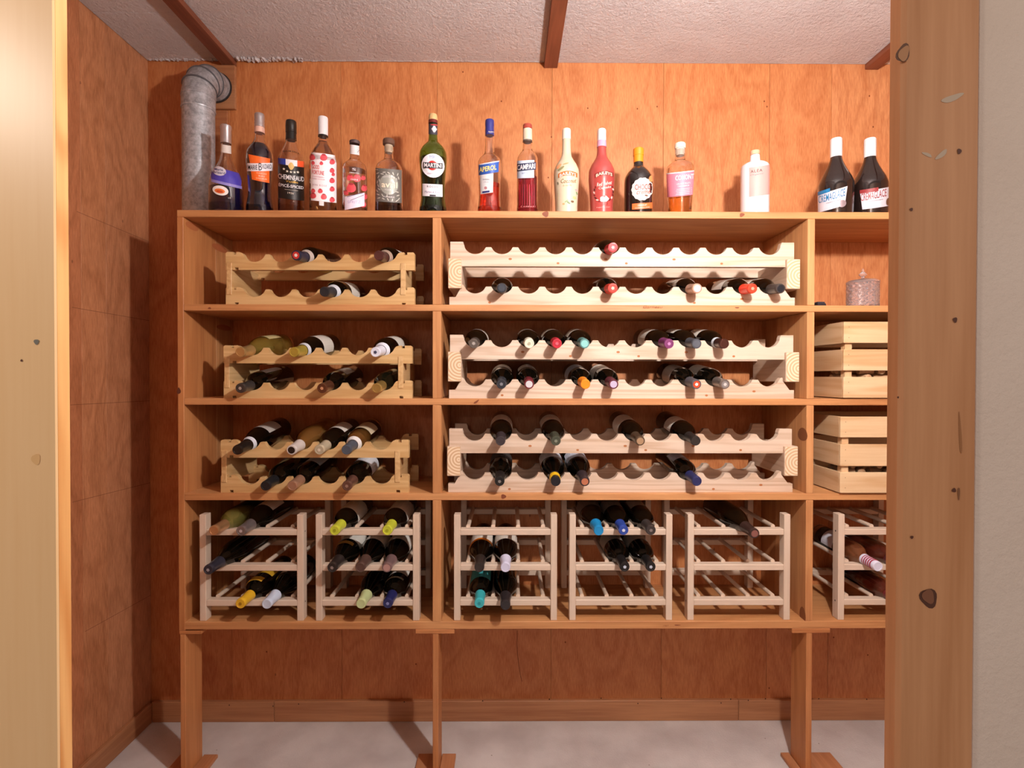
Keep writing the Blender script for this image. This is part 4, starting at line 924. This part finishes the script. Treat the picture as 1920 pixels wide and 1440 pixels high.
# ------------------------------------------------------------------ crates with corks
def crate(px, yf, zf, pxtop, label, tiers, depth=.27, wid=.40):
    x0 = WX(px, yf, 800)
    rt = empty('slatted_crate', (x0, yf, zf), label, 'crate', 'pine crates in the right bay')
    sl = []
    for (ya, yb_) in tiers:
        z1, z0 = WZ(ya, yf) - zf, max(.003, WZ(yb_, yf) - zf); sl.append((z0, z1))
    for i, (z0, z1) in enumerate(sl):
        box('slat', .0, wid, -.0, .009, z0, z1, M_cr, rt, .001); box('slat', .0, wid, depth-.009, depth, z0, z1, M_cr, rt, .001)
        c = .035
        pts = [(.0095, z0), (depth-.0095-c, z0), (depth-.0095, z0+.018), (depth-.0095, z1-.018), (depth-.0095-c, z1), (.0095, z1)] if i == 0 else [(.0095, z0), (depth-.0095, z0), (depth-.0095, z1), (.0095, z1)]
        for xx in (0, wid-.009): link('slat', extrude(pts, xx, xx+.009, 'x'), M_cry, rt)
    for xx in (.010, wid-.032):
        for yy in (.0095, depth-.0315): box('corner_post', xx, xx+.022, yy, yy+.022, .002, sl[0][1]-.003, M_crz, rt, .001)
    box('base', .0098, wid-.0098, .0098, depth-.0098, .0, .0075, M_cr, rt, .0005)
    for (z0, z1) in sl:
        for dz in (.25, .75):
            pts = [(.016 + .0011*math.cos(2*PI*q/8), z0+(z1-z0)*dz + .0011*math.sin(2*PI*q/8)) for q in range(8)]
            link('nail', flat_poly(pts, -.0003, lambda a, z, d: (a, d, z)), M_screw, rt)
    return x0, sl
corkm = lathe([(0, 0), (.0105, 0), (.0115, .001), (.0115, .043), (.0105, .044), (0, .044)], 12, smooth=40); corkm.materials.append(M_cork)
def corks(x0, yf, zf, nlay, where, tone):
    for L in range(nlay):
        for i in range(5):
            for j in range(3 if L == nlay-1 else 0 or 3):
                if L < nlay-1 and j > 0 and i > 1: continue
                x = x0 + .040 + i*.047 + R_.uniform(-.003, .003); y = yf + .040 + j*.028 + R_.uniform(-.002, .002)
                z = zf + .0195 + L*.0232
                o = link('wine_cork', corkm, None, None, (x, y, z), (tone*R_.uniform(.75, 1.1),)*3 + (1,))
                if (i + j + L) % 2: o.rotation_euler = (PI/2, 0, R_.uniform(-.4, .4)); o.location.y += .018
                else: o.rotation_euler = (0, PI/2, R_.uniform(-.25, .25)); o.location.x -= .02
                tag(o, 'used wine cork in the ' + where, 'cork', 'corks in the ' + where)
c1x, _ = crate(1581, D-.006, z21+.0008, 602, 'slatted pine crate of corks on the second right shelf', ((602, 642), (654, 694), (706, 746)))
c2x, _ = crate(1576, D-.010, z31+.0008, 781, 'slatted pine crate of corks on the third right shelf', ((781, 820), (833, 874), (886, 926)))
corks(c1x, D-.006, z21, 4, 'upper pine crate', 1.0); corks(c2x, D-.010, z31, 4, 'lower pine crate', .6)

# ------------------------------------------------------------------ crystal jar and small black case
jy = D + .075
jx = WX(1617.5, jy, 545); js = F/jy
jar = empty('candy_jar', (jx, jy, z11+.0003), 'cut crystal jar with lid and knob on the right shelf', 'jar')
gl = pm('#fffafc', .0, 0, 0, .90, 1.42)
H = WZ(531, jy) - z11; Rj = 27.0/js
pr2 = [(Rj*.8, 0), (Rj*.96, .004)]
nr = 10
for i in range(nr): pr2.append((Rj*(1.0 if i % 2 else .93), .008 + (H-.012)*i/(nr-1)))
pr2.append((Rj*.98, H))
def diamond(R, z0, z1, rows, seg, dep, inner):
    bm = bmesh.new(); rg = []
    for i in range(rows+1):
        z = z0 + (z1-z0)*i/rows
        rg.append([bm.verts.new(((R - (dep if (i+k) % 2 else 0))*math.cos(2*PI*k/seg), (R - (dep if (i+k) % 2 else 0))*math.sin(2*PI*k/seg), z)) for k in range(seg)])
    for A, B in ((rg[i], rg[i+1]) for i in range(rows)):
        i = rg.index(A)
        for k in range(seg):
            j = (k+1) % seg
            if (i+k) % 2: bm.faces.new((A[k], A[j], B[k])); bm.faces.new((A[j], B[j], B[k]))
            else: bm.faces.new((A[k], A[j], B[j])); bm.faces.new((A[k], B[j], B[k]))
    I = [[bm.verts.new((inner*math.cos(2*PI*k/seg), inner*math.sin(2*PI*k/seg), z)) for k in range(seg)] for z in (z1, z0+.008)]
    for A, B in ((rg[-1], I[0]), (I[0], I[1])):
        for k in range(seg): bm.faces.new((A[k], A[(k+1) % seg], B[(k+1) % seg], B[k]))
    bm.faces.new(I[1]); bm.faces.new(rg[0][::-1])
    return fin(bm)
jm = diamond(Rj, 0, H, 9, 26, Rj*.10, Rj*.87)
link('glass_body', jm, gl, jar)
link('lid', lathe([(0, H+.0004), (Rj*1.0, H+.0004), (Rj*1.02, H+.006), (Rj*.9, H+.010), (Rj*.45, H+.014), (Rj*.2, H+.018), (0, H+.018)], 30, smooth=10), gl, jar)
link('knob', lathe([(0, H+.018), (.005, H+.0185), (.004, H+.021), (.011, H+.028), (.0115, H+.031), (.007, H+.037), (.003, H+.040), (.0035, H+.045), (.0015, H+.050), (0, H+.051)], 12, smooth=10), gl, jar)
bc = empty('small_case', (WX(1534, D+.03, 568), D+.03, z11+.0003), 'small flat black case beside the right divider on the highest right shelf', 'case')
cz = .0125; w2 = .0135
link('body', extrude([(-w2, 0), (w2+.001, 0), (w2-.001, cz*.6), (w2-.003, cz*.62), (-w2, cz*.62)], -.02, .02), pm('#26262c', .35), bc)
link('lid', extrude([(-w2, cz*.64), (w2-.003, cz*.64), (w2-.005, cz), (-w2, cz)], -.02, .02), pm('#33343c', .3), bc)

# ------------------------------------------------------------------ marks on shelf edges
def scrawl(px, py, w, h, s):
    vs, fs = text_mesh(s, 0, .3); c = W(px, py, D)
    bm = bmesh.new(); V = [bm.verts.new((c.x + a*w, D-.0018, c.z + b*h)) for a, b in vs]
    for f in fs: bm.faces.new([V[i] for i in f])
    link('pencil_writing', fin(bm), pm('#8a5530', .8), unit)
scrawl(1224, 575.5, .062, .008, 'Garneau')
scrawl(1248, 1173, .018, .005, '1987')
